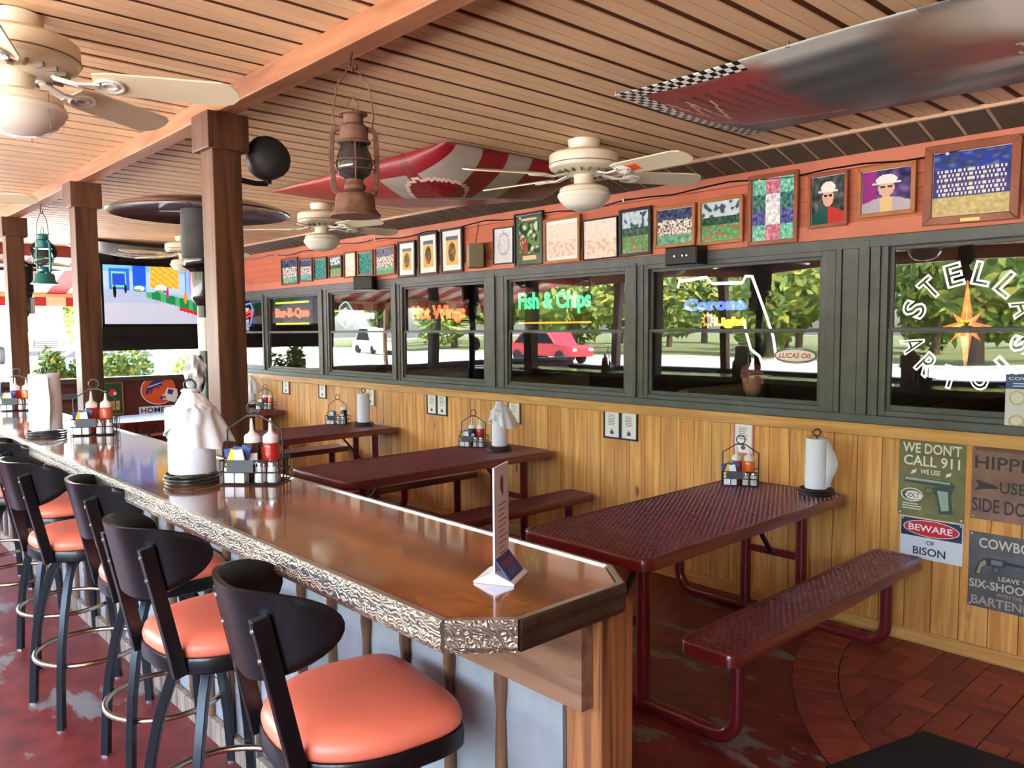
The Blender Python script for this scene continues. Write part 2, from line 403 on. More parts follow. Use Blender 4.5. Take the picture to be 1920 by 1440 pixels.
# grey header and sill
MB().box(XE, XR, W-.008, W+.06, 2.062, 2.121).build('header_board', grey, wall, bevel=.003)
MB().box(XE, XR, W-.02, W+.06, 1.13, 1.175).build('sill_board', grey, wall, bevel=.004)
wins = [(-10.2, -8.97), (-8.90, -7.63), (-7.475, -6.25), (-6.14, -4.91), (-4.70, -3.435), (-3.31, -2.045), (-1.757, -.50)]
glass = pane_glass('window_glass', .05)
edges = [XE]+[e for w in wins for e in w]+[XR]
for a, b in zip(edges[0::2], edges[1::2]):
    if b-a > .25 and b < 0 and a > -3:       # wide boarded pier
        ws = [.05, .035, .09, .06, .055]; xx = a; sc = (b-a)/sum(ws)
        for i, w_ in enumerate(ws):
            MB().box(xx+.002, xx+w_*sc-.002, W-.004-.006*(i % 2), W+.06, 1.14, 2.10).build('pier_board', grey, wall, bevel=.003); xx += w_*sc
    else:
        MB().box(a, b, W-.002, W+.06, 1.14, 2.10).build('pier_board', grey, wall, bevel=.003)
        if .05 < b-a < .3: MB().box((a+b)/2-.012, (a+b)/2+.012, W-.016, W, 1.15, 2.08).build('mullion_strip', grey2, wall, bevel=.003)
for i, (a, b) in enumerate(wins):
    z0, z1, zm = 1.175, 2.065, 1.625; t = .035
    if i == 6: z1 = 2.09
    mb = MB()
    for (x0, x1, c, d) in ((a, a+t, z0, z1), (b-t, b, z0, z1), (a+t, b-t, z0, z0+.028), (a+t, b-t, z1-.03, z1)): mb.box(x0, x1, W+.004, W+.055, c, d)
    wo = struct(mb.build('window_%d' % (i+1), grey, bevel=.003))
    for (c, d, yy) in ((zm-.014, z1-.03, W+.03), (z0+.028, zm+.012, W+.018)):
        m2 = MB(); s_ = .022; h = .026 if i < 6 else .03
        for (x0, x1, e, f) in ((a+t, a+t+s_, c, d), (b-t-s_, b-t, c, d), (a+t+s_, b-t-s_, c, c+h), (a+t+s_, b-t-s_, d-.018, d)): m2.box(x0, x1, yy, yy+.02, e, f)
        m2.build('sash', grey2, wo, bevel=.002)
        MB().box(a+t+s_, b-t-s_, yy+.009, yy+.012, c+h, d-.018).build('pane', glass, wo)
# ---- dining room behind the windows
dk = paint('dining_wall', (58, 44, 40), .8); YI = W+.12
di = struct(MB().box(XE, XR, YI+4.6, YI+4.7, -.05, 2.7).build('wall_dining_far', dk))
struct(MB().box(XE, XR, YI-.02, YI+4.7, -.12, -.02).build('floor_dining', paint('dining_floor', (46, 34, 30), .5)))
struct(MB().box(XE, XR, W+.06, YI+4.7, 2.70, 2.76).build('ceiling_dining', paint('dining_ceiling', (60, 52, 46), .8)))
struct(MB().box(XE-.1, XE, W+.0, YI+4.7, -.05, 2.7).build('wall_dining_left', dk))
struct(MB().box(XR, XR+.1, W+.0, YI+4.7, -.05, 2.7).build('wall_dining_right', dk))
# ---- far end: low wall, header, posts of the opening
endred = paint('end_wall_red', (92, 36, 30), .6, noise=.2, nscale=6)
brown = wood('brown_board', (74, 40, 24), (112, 68, 42), (14, 1.2, 14), .55, rand=.2)
ew = struct(MB().box(XE, XE+.12, 2.62, W, 0, 1.04).box(XE, XE+.10, YO, 2.62, 0, 1.04).build('wall_left', endred))
for k in range(18):
    y = 2.60-.32*k
    if y-.3 < YO: break
    for z in (.12, .36, .60, .84):
        if z < .8: MB().box(XE+.10, XE+.125, y-.31, y-.01, z, z+.22).build('panel_board', brown, ew, bevel=.004)
MB().box(XE+.10, XE+.14, YO, 2.62, .86, .93).build('rail', grey, ew, bevel=.004)
MB().box(XE-.03, XE+.16, YO, W, 1.04, 1.10).build('sill_board', paint('dark_sill', (78, 60, 52), .5), ew, bevel=.005)
struct(MB().box(XE, XE+.10, YO, W, 2.50, ZC+.02).build('trim_4', paint('header_red', (150, 58, 46), .6)))
struct(MB().box(XR, XR+.1, YO, W+.1, 0, ZC+.06).build('wall_right', wood('right_wall_wood', (104, 66, 40), (150, 100, 62), (14, 14, 1.2), .6, rand=0)))
# ---- open side (behind the camera): half wall, header and posts
hw = struct(MB().box(XE, XR, YO-.08, YO, 0, .92).box(XE, XR, YO-.14, YO+.14, .92, .96).build('wall_front', paint('half_wall', (70, 48, 40), .6)))
struct(MB().box(XE, XR, YO-.1, YO, 2.48, ZC+.02).build('trim_5', wood('cedar_beam', (148, 92, 60), (190, 130, 92), (1.3, 12, 12), .5, rand=.15)))
# ================================================================ TIMBER: beam and posts
cedar = wood('cedar_post', (60, 35, 24), (106, 68, 45), (13, 13, 1.0), .45, rand=.12, bump=.25)
PY0, PY1 = 1.36, 1.485
beam = MB().box(XE+.02, XR-.02, 1.38, 1.465, 2.55, ZC).build('ceiling_beam', MC['cedar_beam'], bevel=.004)
tag(beam, 'long orange brown wooden beam under the slatted ceiling carrying the posts', 'beam')
postlab = ['thick wooden post right behind the draped paper towel roll on the bar', 'wooden post to the left of the television, behind the bar caddy', 'wooden post next to the hanging teal lantern', 'leftmost wooden post at the far end of the bar, cut by the frame']
PX = [-3.28, -5.34, -7.30, -9.40]
for x, lb in zip(PX, postlab):
    t = thing('support_post', lb, 'post', (x-.0625, 1.4225, 0), 0, 'posts under the ceiling beam')
    MB().box(-.0625, .0625, -.0625, .0625, 0, 2.43).build('shaft', cedar, t, bevel=.004)
    if x == PX[1]: MB().tube([(.15, 0, 2.549), (.15, 0, 2.52), (.165, 0, 2.50), (.15, 0, 2.485), (.13, 0, 2.50)], .003, 6).build('wire_hook', paint('hook_iron', (70, 42, 30), .5, metal=.5), t, 60)
    # wrapped capital of four boards
    for (x0, x1, y0, y1) in ((-.0625, .0875, -.0875, -.0625), (.0625, .0875, -.0625, .0875), (-.0875, .0625, .0625, .0875), (-.0875, -.0625, -.0875, .0625)):
        MB().box(x0, x1, y0, y1, 2.40, 2.549).build('capital_board', cedar, t, bevel=.003)
    MB().box(-.06, .06, -.06, .06, 2.43, 2.549).build('head_block', cedar, t)
for x in (-9.2, -7.0, -4.8, -2.6, -.4, 1.3):
    p_ = MB().box(x-.06, x+.06, YO-.06, YO+.06, .96, 2.48).build('side_post', cedar, bevel=.004)
    tag(p_, 'wooden post on the half wall of the open side behind the camera', 'post', 'posts of the open side')
# ================================================================ BAR
ZB = 1.115
barw = wood('bar_top_wood', (84, 44, 14), (162, 98, 38), (1.0, 4.5, 3), .16, coat=.8, rand=0, bump=.02)
def tin_mat():
    m, n, l, b = _new('pressed_tin')
    tc = n.new('ShaderNodeTexCoord'); mp = n.new('ShaderNodeMapping'); mp.inputs['Scale'].default_value = (95, 95, 95)
    l.new(tc.outputs['Object'], mp.inputs[0])
    v = n.new('ShaderNodeTexVoronoi'); v.feature = 'DISTANCE_TO_EDGE'; v.inputs['Scale'].default_value = 1.6; l.new(mp.outputs[0], v.inputs['Vector'])
    wv = n.new('ShaderNodeTexWave'); wv.wave_type = 'RINGS'; wv.inputs['Scale'].default_value = .45; wv.inputs['Distortion'].default_value = 14; wv.inputs['Detail'].default_value = 1; l.new(mp.outputs[0], wv.inputs['Vector'])
    mx = n.new('ShaderNodeMath'); mx.operation = 'ADD'; l.new(v.outputs['Distance'], mx.inputs[0]); l.new(wv.outputs['Fac'], mx.inputs[1])
    bp = n.new('ShaderNodeBump'); bp.inputs['Strength'].default_value = .6; bp.inputs['Distance'].default_value = .004
    l.new(mx.outputs[0], bp.inputs['Height']); l.new(bp.outputs[0], b.inputs['Normal'])
    r = n.new('ShaderNodeValToRGB'); r.color_ramp.elements[0].color = lin(150, 136, 120); r.color_ramp.elements[1].color = lin(192, 180, 164)
    l.new(wv.outputs['Fac'], r.inputs[0]); l.new(r.outputs[0], b.inputs['Base Color'])
    b.inputs['Metallic'].default_value = .85; b.inputs['Roughness'].default_value = .38
    return m
tin = tin_mat(); alu = paint('aluminium_strip', (206, 200, 190), .28, metal=.9)
XB = -8.7
bar = thing('bar_counter', 'long bar with glossy brown wood top and pressed tin edging', 'bar', (0, 0, 0))
tp = [(-1.128, .872), (-1.04, .972), (-1.04, 1.268), (-1.138, 1.345), (XB, 1.345), (XB, .872)]
MB().prism(tp, ZB-.03, ZB, lambda a, b, d: (a, b, d)).build('counter_top', barw, bar, bevel=.002)
def edging(name, a, b, mat, lip=.012, h=.058):
    a = Vector((a[0], a[1], 0)); b = Vector((b[0], b[1], 0)); d = (b-a).normalized(); nrm = Vector((d.y, -d.x, 0))
    prof = [(0, ZB+.002), (.006, ZB+.003), (.011, ZB), (.013, ZB-.012), (.010, ZB-.028), (.012, ZB-.046), (.008, ZB-h), (0, ZB-h), (0, ZB-.03), (-.01, ZB-.03), (-.01, ZB+.001)]
    k = len(prof); vs = []
    for p in (a, b): vs += [tuple(p+nrm*q[0]+Vector((0, 0, q[1]))) for q in prof]
    fs = [(i, (i+1) % k, k+(i+1) % k, k+i) for i in range(k)]+[tuple(range(k))[::-1], tuple(range(k, 2*k))]
    return MB().add(vs, fs).build(name, mat, bar)
for (a, b) in ((0, 1), (5, 0)):
    edging('front_edging' if a == 5 else 'corner_edging', tp[a], tp[b], tin)
dkm = paint('shaded_edging', (92, 72, 58), .4, metal=.7, noise=.3)  # end edging lies in shade; that darkness is put into its metal colour
edging('end_edging', tp[1], tp[2], dkm); edging('corner_edging', tp[2], tp[3], dkm); edging('back_edging', tp[3], tp[4], alu, h=.04)
for (a, b, w_) in ((5, 0, .014), (0, 1, .012), (1, 2, .012), (2, 3, .012), (3, 4, .010)):   # bright top bead
    A = Vector((*tp[a], ZB+.002)); B = Vector((*tp[b], ZB+.002))
    MB().bar([A, B], w_, .004).build('edge_bead', alu, bar)
blue = paint('blue_grey_panel', (142, 142, 142), .5, noise=.22, nscale=7, bump=.2, bscale=30)
weath = wood('weathered_wood', (88, 72, 58), (158, 138, 116), (18, 18, 1.2), .6, rand=.15, bump=.4)
spw = wood('spindle_wood', (66, 42, 28), (122, 84, 56), (14, 14, 1.5), .4, rand=.1)
MB().box(XB+.02, -1.17, 1.245, 1.335, 0, ZB-.031).build('core', paint('bar_core', (46, 32, 26), .8), bar)
pmesh = MB().box(-.097, .097, 0, .012, .09, 1.05).mesh('front_panel', blue)
x = -1.272
sp_prof = [(.001, .84), (.016, .838), (.018, .80), (.012, .74), (.017, .55), (.019, .44), (.011, .41), (.019, .395), (.011, .375), (.021, .35), (.012, .325), (.018, .30), (.012, .28), (.016, .15), (.016, .095), (.001, .093)]
spm = MB().lathe(sp_prof, 10).mesh('spindle', spw, 40)
wb = MB().box(-.05, .05, -.012, .012, .0, 1.05).mesh('upright_board', weath)
k = 0
while x > XB+.15:
    clone(pmesh, 'front_panel', bar, (x, 1.233, 0))
    if k % 8 == 7: clone(wb, 'upright_board', bar, (x-.098, 1.219, 0))
    else: clone(spm, 'spindle', bar, (x-.098, 1.224, 0))
    x -= .196; k += 1
MB().box(XB+.02, -1.16, 1.205, 1.233, 0, .09).build('kick_board', weath, bar, bevel=.004)
MB().box(XB+.02, -1.085, 1.195, 1.232, .845, ZB-.032).build('apron_board', wood('apron_wood', (92, 58, 40), (150, 106, 78), (1.2, 14, 14), .5, rand=0), bar, bevel=.002)
MB().box(-1.165, -1.062, 1.233, 1.338, 0, ZB-.058).build('end_post', wood('end_post_wood', (86, 44, 22), (168, 104, 58), (30, 30, .8), .5, rand=0, bump=.6), bar, bevel=.004)
# ================================================================ BAR STOOLS
black = paint('black_lacquer', (13, 13, 15), .3, coat=.12, spec=.35)
blk2 = paint('black_steel', (17, 17, 20), .34, spec=.35)
vinyl = paint('orange_vinyl', (232, 116, 86), .42, bump=.06, bscale=120)
nickel = paint('nickel', (196, 178, 150), .22, metal=1)
screw = paint('screw_steel', (200, 200, 200), .3, metal=1)
def make_stool():
    t = thing('bar_stool', 'x', 'stool', (0, 0, 0), 0, 'orange bar stools along the bar')
    ol = []
    for i in range(48):
        a = 2*PI*i/48; c, s_ = math.cos(a), math.sin(a)
        x = .218*math.copysign(abs(c)**.42, c); y = .2*math.copysign(abs(s_)**.42, s_)
        if y < 0:
            x = .218*math.copysign(abs(c)**.75, c); y = .205*math.copysign(abs(s_)**.85, s_)
        x *= 1-.10*max(0, -y/.2); ol.append((x, y))
    MB().rings(ol, [(.97, .742), (1.005, .750), (1.015, .764), (.985, .782), (.90, .795), (.7, .803), (.4, .807), (.05, .808)]).build('seat_cushion', vinyl, t, 60)
    MB().rings(ol, [(.9, .695), (1.0, .697), (1.03, .703), (1.03, .736), (1.015, .744), (.95, .744)]).build('seat_frame', black, t, 35)
    for s_ in (-1, 1):
        MB().sweep([(s_*.142, -.185, .700), (s_*.141, -.196, .76), (s_*.136, -.262, 1.075)], [(-.013, -.019), (.013, -.019), (.013, .019), (-.013, .019)], up=(0, 1, 0)).build('back_post', black, t, bevel=.003)
    def br(u, v, off):
        q = math.sin(PI*(u-.5)); w_ = .205*q; zt = .092*max(0, 1-abs(q)**4.5)**.5+.018*q*q; zb = -.112*max(0, 1-abs(q)**3.4)**.5+.018*q*q
        z = 1.03+zb+(zt-zb)*v
        return (w_*(1-.06*q*q), -.284-(z-1.05)*.20+.175*abs(q)**3+off, z)
    mb = MB(); N = 26; M_ = 8
    mb.grid(lambda u, v: br(u*.998+.001, v, -.008), N, M_); mb.grid(lambda u, v: br(u*.998+.001, v, .006), N, M_, flip=True)
    o2 = (N+1)*(M_+1); rim = [i for i in range(N+1)]+[j*(N+1)+N for j in range(1, M_+1)]+[M_*(N+1)+i for i in range(N-1, -1, -1)]+[j*(N+1) for j in range(M_-1, 0, -1)]
    for i in range(len(rim)): mb.f.append((rim[i], rim[(i+1) % len(rim)], rim[(i+1) % len(rim)]+o2, rim[i]+o2)); mb.m.append(0)
    b = mb.build('backrest', black, t, 50)
    for s_ in (-1, 1):
        for z in (.985, 1.05): MB().lathe([(.006, 0), (.005, .003), (.001, .004)], 8, (s_*.1365, -.2567-(z-1.05)*.21-.0195, z), M=Matrix.Rotation(R(90), 3, 'X')).build('screw', screw, b, 40)
    MB().box(-.11, .11, -.11, .11, .672, .694).build('swivel_plate', blk2, t, bevel=.004)
    for i in range(4):
        a = PI/4+i*PI/2; c, s_ = math.cos(a), math.sin(a)
        pr = [(.07, .672), (.115, .655), (.15, .60), (.195, .47), (.225, .34), (.243, .20), (.252, .06), (.255, .004)]
        MB().sweep([(r*c, r*s_, z) for r, z in pr], [(-.015, -.013), (.015, -.013), (.015, .013), (-.015, .013)], up=(-s_, c, 0)).build('leg', blk2, t, 30, bevel=.002)
        MB().lathe([(.017, 0), (.017, .006), (.001, .007)], 8, (.255*c, .255*s_, 0)).build('foot_glide', screw, t)
    MB().tube([(.212*math.cos(2*PI*i/40), .212*math.sin(2*PI*i/40), .255) for i in range(40)], .011, 8, closed=True).build('foot_ring', nickel, t, 60)
    return t
stool = make_stool()
sp_ = [(-1.585, .958, -8, 'orange bar stool nearest the camera, at the cut corner of the bar'), (-2.335, .945, 3, 'orange bar stool second from the near end of the bar'),
       (-3.085, 1.03, -3, 'orange bar stool third from the near end of the bar'), (-3.80, .95, 4, 'orange bar stool fourth from the near end of the bar'),
       (-4.52, 1.03, 0, 'orange bar stool fifth from the near end of the bar'), (-5.25, .95, 2, 'orange bar stool sixth from the near end of the bar, mostly out of view'),
       (-5.98, .95, -2, 'orange bar stool farthest along the bar, at the left edge')]
for i, (x, y, a, lb) in enumerate(sp_):
    o = stool if i == 0 else copy_tree(stool)
    o.location = (x, y, 0); o.rotation_euler = (0, 0, R(a)); o['label'] = lb
# ================================================================ PICNIC TABLES
maroon = paint('maroon_plastisol', (108, 26, 32), .28, coat=.5, noise=.15, nscale=6)
def perforated(hx, hy, p=.025, z0=-.006, z1=0.0):
    """steel sheet with staggered round holes"""
    mb = MB(); nx = int(2*hx/p); ny = int(2*hy/(p*.95)); px = 2*hx/nx; py = 2*hy/ny; K = 8; r = p*.33
    for j in range(ny):
        off = (j % 2)*.5
        for i in range(nx):
            x = -hx+(i+off+.5)*px; y = -hy+(j+.5)*py
            if i == nx-1 and off: 
                continue
            sq = [(-px/2, -py/2), (0, -py/2), (px/2, -py/2), (px/2, 0), (px/2, py/2), (0, py/2), (-px/2, py/2), (-px/2, 0)]
            ci = [(r*math.cos(R(225+45*k)), r*math.sin(R(225+45*k))) for k in range(8)]
            vs = [(x+a, y+b, z1) for a, b in sq]+[(x+a, y+b, z1-.0015) for a, b in ci]+[(x+a*.9, y+b*.9, z0) for a, b in ci]
            mb.add(vs, [(k, (k+1) % 8, 8+(k+1) % 8, 8+k) for k in range(8)]+[(8+k, 8+(k+1) % 8, 16+(k+1) % 8, 16+k) for k in range(8)])
    for j in range(1, ny, 2):   # close the half cells at both ends of the odd rows
        y = -hy+(j+.5)*py
        mb.add([(-hx, y-py/2, z1), (-hx+px/2, y-py/2, z1), (-hx+px/2, y+py/2, z1), (-hx, y+py/2, z1)], [(0, 1, 2, 3)])
        mb.add([(hx-px/2, y-py/2, z1), (hx, y-py/2, z1), (hx, y+py/2, z1), (hx-px/2, y+py/2, z1)], [(0, 1, 2, 3)])
    return mb
def rim(hx, hy, rad, prof):
    pts = []
    for cx, cy, a0 in ((hx-rad, hy-rad, 0), (-hx+rad, hy-rad, 90), (-hx+rad, -hy+rad, 180), (hx-rad, -hy+rad, 270)):
        for k in range(7): a = R(a0+15*k); pts.append((cx+rad*math.cos(a), cy+rad*math.sin(a), 0))
    return MB().sweep(pts, prof, closed=True, up=(0, 0, 1))
RIMP = [(.0, -.046), (.0, -.004), (-.004, .002), (-.011, .004), (-.018, .002), (-.020, -.004), (-.006, -.006), (-.006, -.046)]
def make_table():
    t = thing('picnic_table', 'x', 'picnic table', (0, 0, 0), 0, 'maroon picnic tables along the pine wall')
    HT, HB = .735, .47
    top = perforated(.343, .875).build('table_top', maroon, t, loc=(0, 0, HT))
    rim(.36, .892, .07, RIMP).build('rim', maroon, top, 50)
    for y in (-.45, .45): MB().box(-.34, .34, y-.02, y+.02, -.035, -.007).build('cross_rail', maroon, top)
    bs = None
    for s_ in (-1, 1):
        if bs is None: bs = perforated(.108, .875).mesh('bench_seat', maroon)
        b = clone(bs, 'bench_seat', t, (s_*.63, 0, HB))
        rim(.125, .892, .055, RIMP).build('rim', maroon, b, 50)
    for y in (-.66, .74):
        arc = lambda s_: [(s_*(.53+.10*math.sin(R(k))), y, .135-.105*math.cos(R(k))) for k in range(0, 91, 15)]
        pts = [(.63, y, HB-.012), (.63, y, .25)]+arc(1)[::-1]+arc(-1)+[(-.63, y, .25), (-.63, y, HB-.012)]
        MB().tube(pts, .030, 12, up=(0, 1, 0)).build('floor_tube', maroon, t, 50)
        for x in (-.17, .17): MB().tube([(x, y, .03), (x, y, HT-.01)], .030, 12).build('leg', maroon, t, 50)
        MB().box(-.17, .17, y-.006, y+.006, .36, .40).build('cross_bar', maroon, t)
        sg = 1 if y < 0 else -1
        br = MB().bar([(0, y+.012*sg, .37), (0, y+.30*sg, HT-.03)], .028, .010).build('brace', paint('dark_brace', (34, 22, 26), .35), t)
        MB().lathe([(.012, -.01), (.012, .01), (.001, .013)], 10, (0, y-.01, .38), M=Matrix.Rotation(R(90), 3, 'X')).build('bolt', screw, br, 40)
    return t
tab = make_table()
for i, (x, lb) in enumerate(((-2.24, 'maroon perforated picnic table nearest the camera, beside the bar corner'), (-4.45, 'maroon perforated picnic table second from the camera'),
        (-6.47, 'maroon perforated picnic table third from the camera, behind the caddy on the bar'), (-8.75, 'maroon perforated picnic table farthest away, behind the thick post'))):
    o = tab if i == 0 else copy_tree(tab)
    o.location = (x, 3.335, 0); o['label'] = lb
# ================================================================ OUTDOORS
def ground_mat():
    m, n, l, b = _new('pale_concrete')
    tc = n.new('ShaderNodeTexCoord'); t = n.new('ShaderNodeTexNoise'); t.inputs['Scale'].default_value = .6; t.inputs['Detail'].default_value = 8
    l.new(tc.outputs['Object'], t.inputs['Vector'])
    r = n.new('ShaderNodeValToRGB'); r.color_ramp.elements[0].color = lin(176, 168, 156); r.color_ramp.elements[1].color = lin(206, 198, 186)
    r.color_ramp.elements[0].position = .35; r.color_ramp.elements[1].position = .65
    l.new(t.outputs['Fac'], r.inputs[0]); l.new(r.outputs[0], b.inputs['Base Color']); b.inputs['Roughness'].default_value = .85
    return m
gr = MB().box(-140, 120, -140, 110, -.5, -.13).build('ground', ground_mat()); struct(gr)
grass = paint('lawn', (112, 120, 62), .9, noise=.4, nscale=3)
lawn = struct(MB().box(-120, 110, -130, -27, -.14, -.06).build('lawn', grass))
kerb = struct(MB().box(-120, 110, -27, -26.7, -.14, .02).build('kerb', paint('kerb_concrete', (196, 190, 180), .8)))
leafm = [paint('leaf_a', (116, 140, 58), .55), paint('leaf_b', (86, 118, 48), .55), paint('leaf_c', (164, 168, 72), .55)]
bark = paint('bark', (92, 74, 58), .9, noise=.4, nscale=8)
def leaf_cloud(n, rx, rz, cz, size, seed, mi=0, hollow=.35):
    rnd = random.Random(seed); mb = MB()
    blobs = [(rnd.uniform(-.55, .55)*rx, rnd.uniform(-.55, .55)*rx, cz+rnd.uniform(-.6, .6)*rz, rnd.uniform(.35, .6)) for _ in range(9)]
    for _ in range(n):
        bx, by, bz, br = rnd.choice(blobs)
        d = Vector((rnd.gauss(0, 1), rnd.gauss(0, 1), rnd.gauss(0, 1))).normalized()*(hollow+(1-hollow)*rnd.random()**.5)
        c = Vector((bx+d.x*rx*br, by+d.y*rx*br, bz+d.z*rz*br)); a = Vector((rnd.gauss(0, 1), rnd.gauss(0, 1), rnd.gauss(0, 1))).normalized(); b = a.orthogonal().normalized()
        s = size*rnd.uniform(.6, 1.3)
        mb.add([c-a*s, c-b*s*.45, c+a*s, c+b*s*.45], [(0, 1, 2, 3)], rnd.randrange(3))
    return mb
crowns = [leaf_cloud(6500, 3.0, 3.0, 3.5, .26, s).mesh('crown', leafm) for s in (1, 2, 3)]
trunkm = MB().tube([(0, 0, -.2), (.1, .05, 2), (-.05, .1, 4.2), (.1, 0, 6)], [.22, .17, .13, .06], 8).mesh('trunk', bark, 50)
rnd = random.Random(5)
k = 0
for row, (y, x0, x1, st) in enumerate(((-31, -70, 40, 9.6), (-42, -65.2, 44, 9.6), (-54, -80, 50, 9.6))):
    x = x0
    while x < x1:
        px, py = x+rnd.uniform(-.6, .6), y+rnd.uniform(-1, 1)
        t = thing('tree', ('leafy green tree in the front row across the road, mirrored in the windows', 'leafy green tree in the middle row across the road, mirrored in the windows', 'leafy green tree in the back row across the road, mirrored in the windows')[row], 'tree', (px, py, -.06), rnd.uniform(0, 6), 'trees across the road')
        sc = rnd.uniform(1.1, 1.4); t.scale = (sc, sc, sc*rnd.uniform(.9, 1.2))
        clone(trunkm, 'trunk', t, (0, 0, 0)); clone(crowns[k % 3], 'crown', t, (0, 0, 0)); k += 1; x += st
# row of trees beyond the lot at the far end, seen past the posts
for i, y in enumerate((-6, 2, 11, 19, 28, 37)):
    t = thing('tree', 'pale sunlit tree beyond the parking lot, number along the far left skyline', 'tree', (-82, y, -.1), i, 'trees beyond the lot')
    t['label'] = 'pale sunlit tree on the skyline beyond the parking lot at the far end'
    t.scale = (1.3, 1.3, 1.0); clone(trunkm, 'trunk', t, (0, 0, 0)); clone(crowns[i % 3], 'crown', t, (0, 0, 0))
# shrubs just outside the far end
def shrub(px, py, x, w, h, seed, lb):
    p = at(px, py, 0, x)
    t = thing('shrub', lb, 'shrub', (x, p.y, -.13), 0, 'shrubs outside the far end')
    top = p.z+.13
    leaf_cloud(2600, w, top*.42, top*.62, .05, seed, hollow=.2).build('foliage', leafm, t)
    mb = MB()
    for k in range(7):
        a = k*.9; mb.tube([(0, 0, 0), (w*.25*math.cos(a), w*.25*math.sin(a), top*.35), (w*.5*math.cos(a), w*.5*math.sin(a), top*.7)], [.02, .014, .006], 5)
    mb.build('stems', bark, t)
shrub(125, 668, -11.45, .34, .4, 21, 'yellow green shrub outside the far end, left of the second post')
shrub(222, 664, -12.3, .5, .4, 22, 'wide yellow green shrub outside, below the television')
shrub(372, 650, -12.6, .40, .4, 23, 'shrub outside the far end, behind the heater pole')
shrub(262, 640, -30, 1.0, .4, 24, 'round green shrub across the lot, in the gap under the television')
shrub(352, 638, -33, 1.3, .4, 25, 'larger green shrub across the lot, left of the heater pole')
# ---- white box truck parked across the lot, facing the patio
tr = at(85, 650, 0, -46)
wht = paint('truck_white', (236, 236, 236), .35, coat=.3)
tk = thing('box_truck', 'white box truck parked across the lot facing the patio', 'truck', (-46, tr.y, -.13))
MB().box(-7.0, -1.6, -1.25, 1.25, 1.0, 3.7).build('cargo_box', wht, tk, bevel=.04)
MB().prism([(-1.55, .8), (.0, .8), (.1, 1.5), (-.35, 1.75), (-.9, 2.6), (-1.55, 2.65)], -1.05, 1.05, lambda a, b, d: (a, d, b)).build('cab', wht, tk, bevel=.05)
MB().prism([(-.33, 1.78), (-.86, 2.52), (-.84, 2.54), (-.30, 1.80)], -.9, .9, lambda a, b, d: (a+.03, d, b)).build('windshield', paint('auto_glass', (18, 20, 24), .5, spec=.15), tk)
gd = paint('grille_grey', (24, 24, 26), .7, spec=.1)
g = MB().box(.08, .14, -.55, .55, .95, 1.38).build('grille', gd, tk, bevel=.01)
for z in (1.02, 1.11, 1.20, 1.29): MB().box(.13, .16, -.5, .5, z, z+.04).build('grille_bar', paint('grille_chrome', (60, 60, 62), .7, spec=.1), g)
for s_ in (-1, 1):
    MB().lathe([(.16, 0), (.15, .05), (.05, .07), (.001, .07)], 14, (.07, s_*.8, 1.2), M=Matrix.Rotation(R(90), 3, 'Y')).build('headlight', paint('amber_lamp', (170, 84, 24), .6, spec=.1), tk, 40)
    for x in (-.6, -5.4): MB().lathe([(.2, -.14), (.46, -.14), (.5, -.1), (.5, .1), (.46, .14), (.2, .14)], 20, (x, s_*1.0, .5), M=Matrix.Rotation(R(90), 3, 'X')).build('wheel', paint('tyre', (28, 28, 28), .8), tk, 40)
MB().box(.05, .25, -1.15, 1.15, .55, .8).build('bumper', gd, tk, bevel=.02)
# ---- cars
def car(name, lb, loc, rz, col, cat='car', tall=1.0):
    t = thing(name, lb, cat, loc, rz)
    bodym = paint('car_'+name+str(col), col, .25, coat=.6)
    side = [(-2.2, .35), (2.2, .35), (2.25, .75), (2.0, .88), (1.1, .95), (.6, 1.42*tall), (-1.0, 1.45*tall), (-1.7, 1.0), (-2.2, .92)]
    MB().prism(side, -.86, .86, lambda a, b, d: (a, d, b)).build('body', bodym, t, bevel=.06)
    MB().prism([(1.0, .98), (.56, 1.36*tall), (-.95, 1.38*tall), (-1.5, 1.0)], -.87, .87, lambda a, b, d: (a, d, b)).build('side_glass', MC['auto_glass'], t)
    for x in (-1.35, 1.4):
        for s_ in (-.8, .8): MB().lathe([(.16, -.1), (.3, -.1), (.33, -.07), (.33, .07), (.3, .1), (.16, .1)], 18, (x, s_, .33), M=Matrix.Rotation(R(90), 3, 'X')).build('wheel', MC['tyre'], t, 40)
    for s_ in (-.6, .6): MB().box(2.2, 2.27, s_-.15, s_+.15, .62, .74).build('headlight', paint('lamp_glass', (230, 230, 220), .15), t, bevel=.02)
    return t
cb = at(222, 648, 0, -27)
car('car', 'blue car parked in the sunny lot under the television', (-27, cb.y, -.13), 1.3, (60, 110, 190))
car('pickup', 'red car across the road, mirrored in the fish and chips window', (-28, -20, -.13), 0, (170, 26, 30), tall=1.1)
car('van', 'white car by the road, mirrored in the dining room windows', (-47, -22, -.13), .1, (230, 230, 232), tall=1.3)
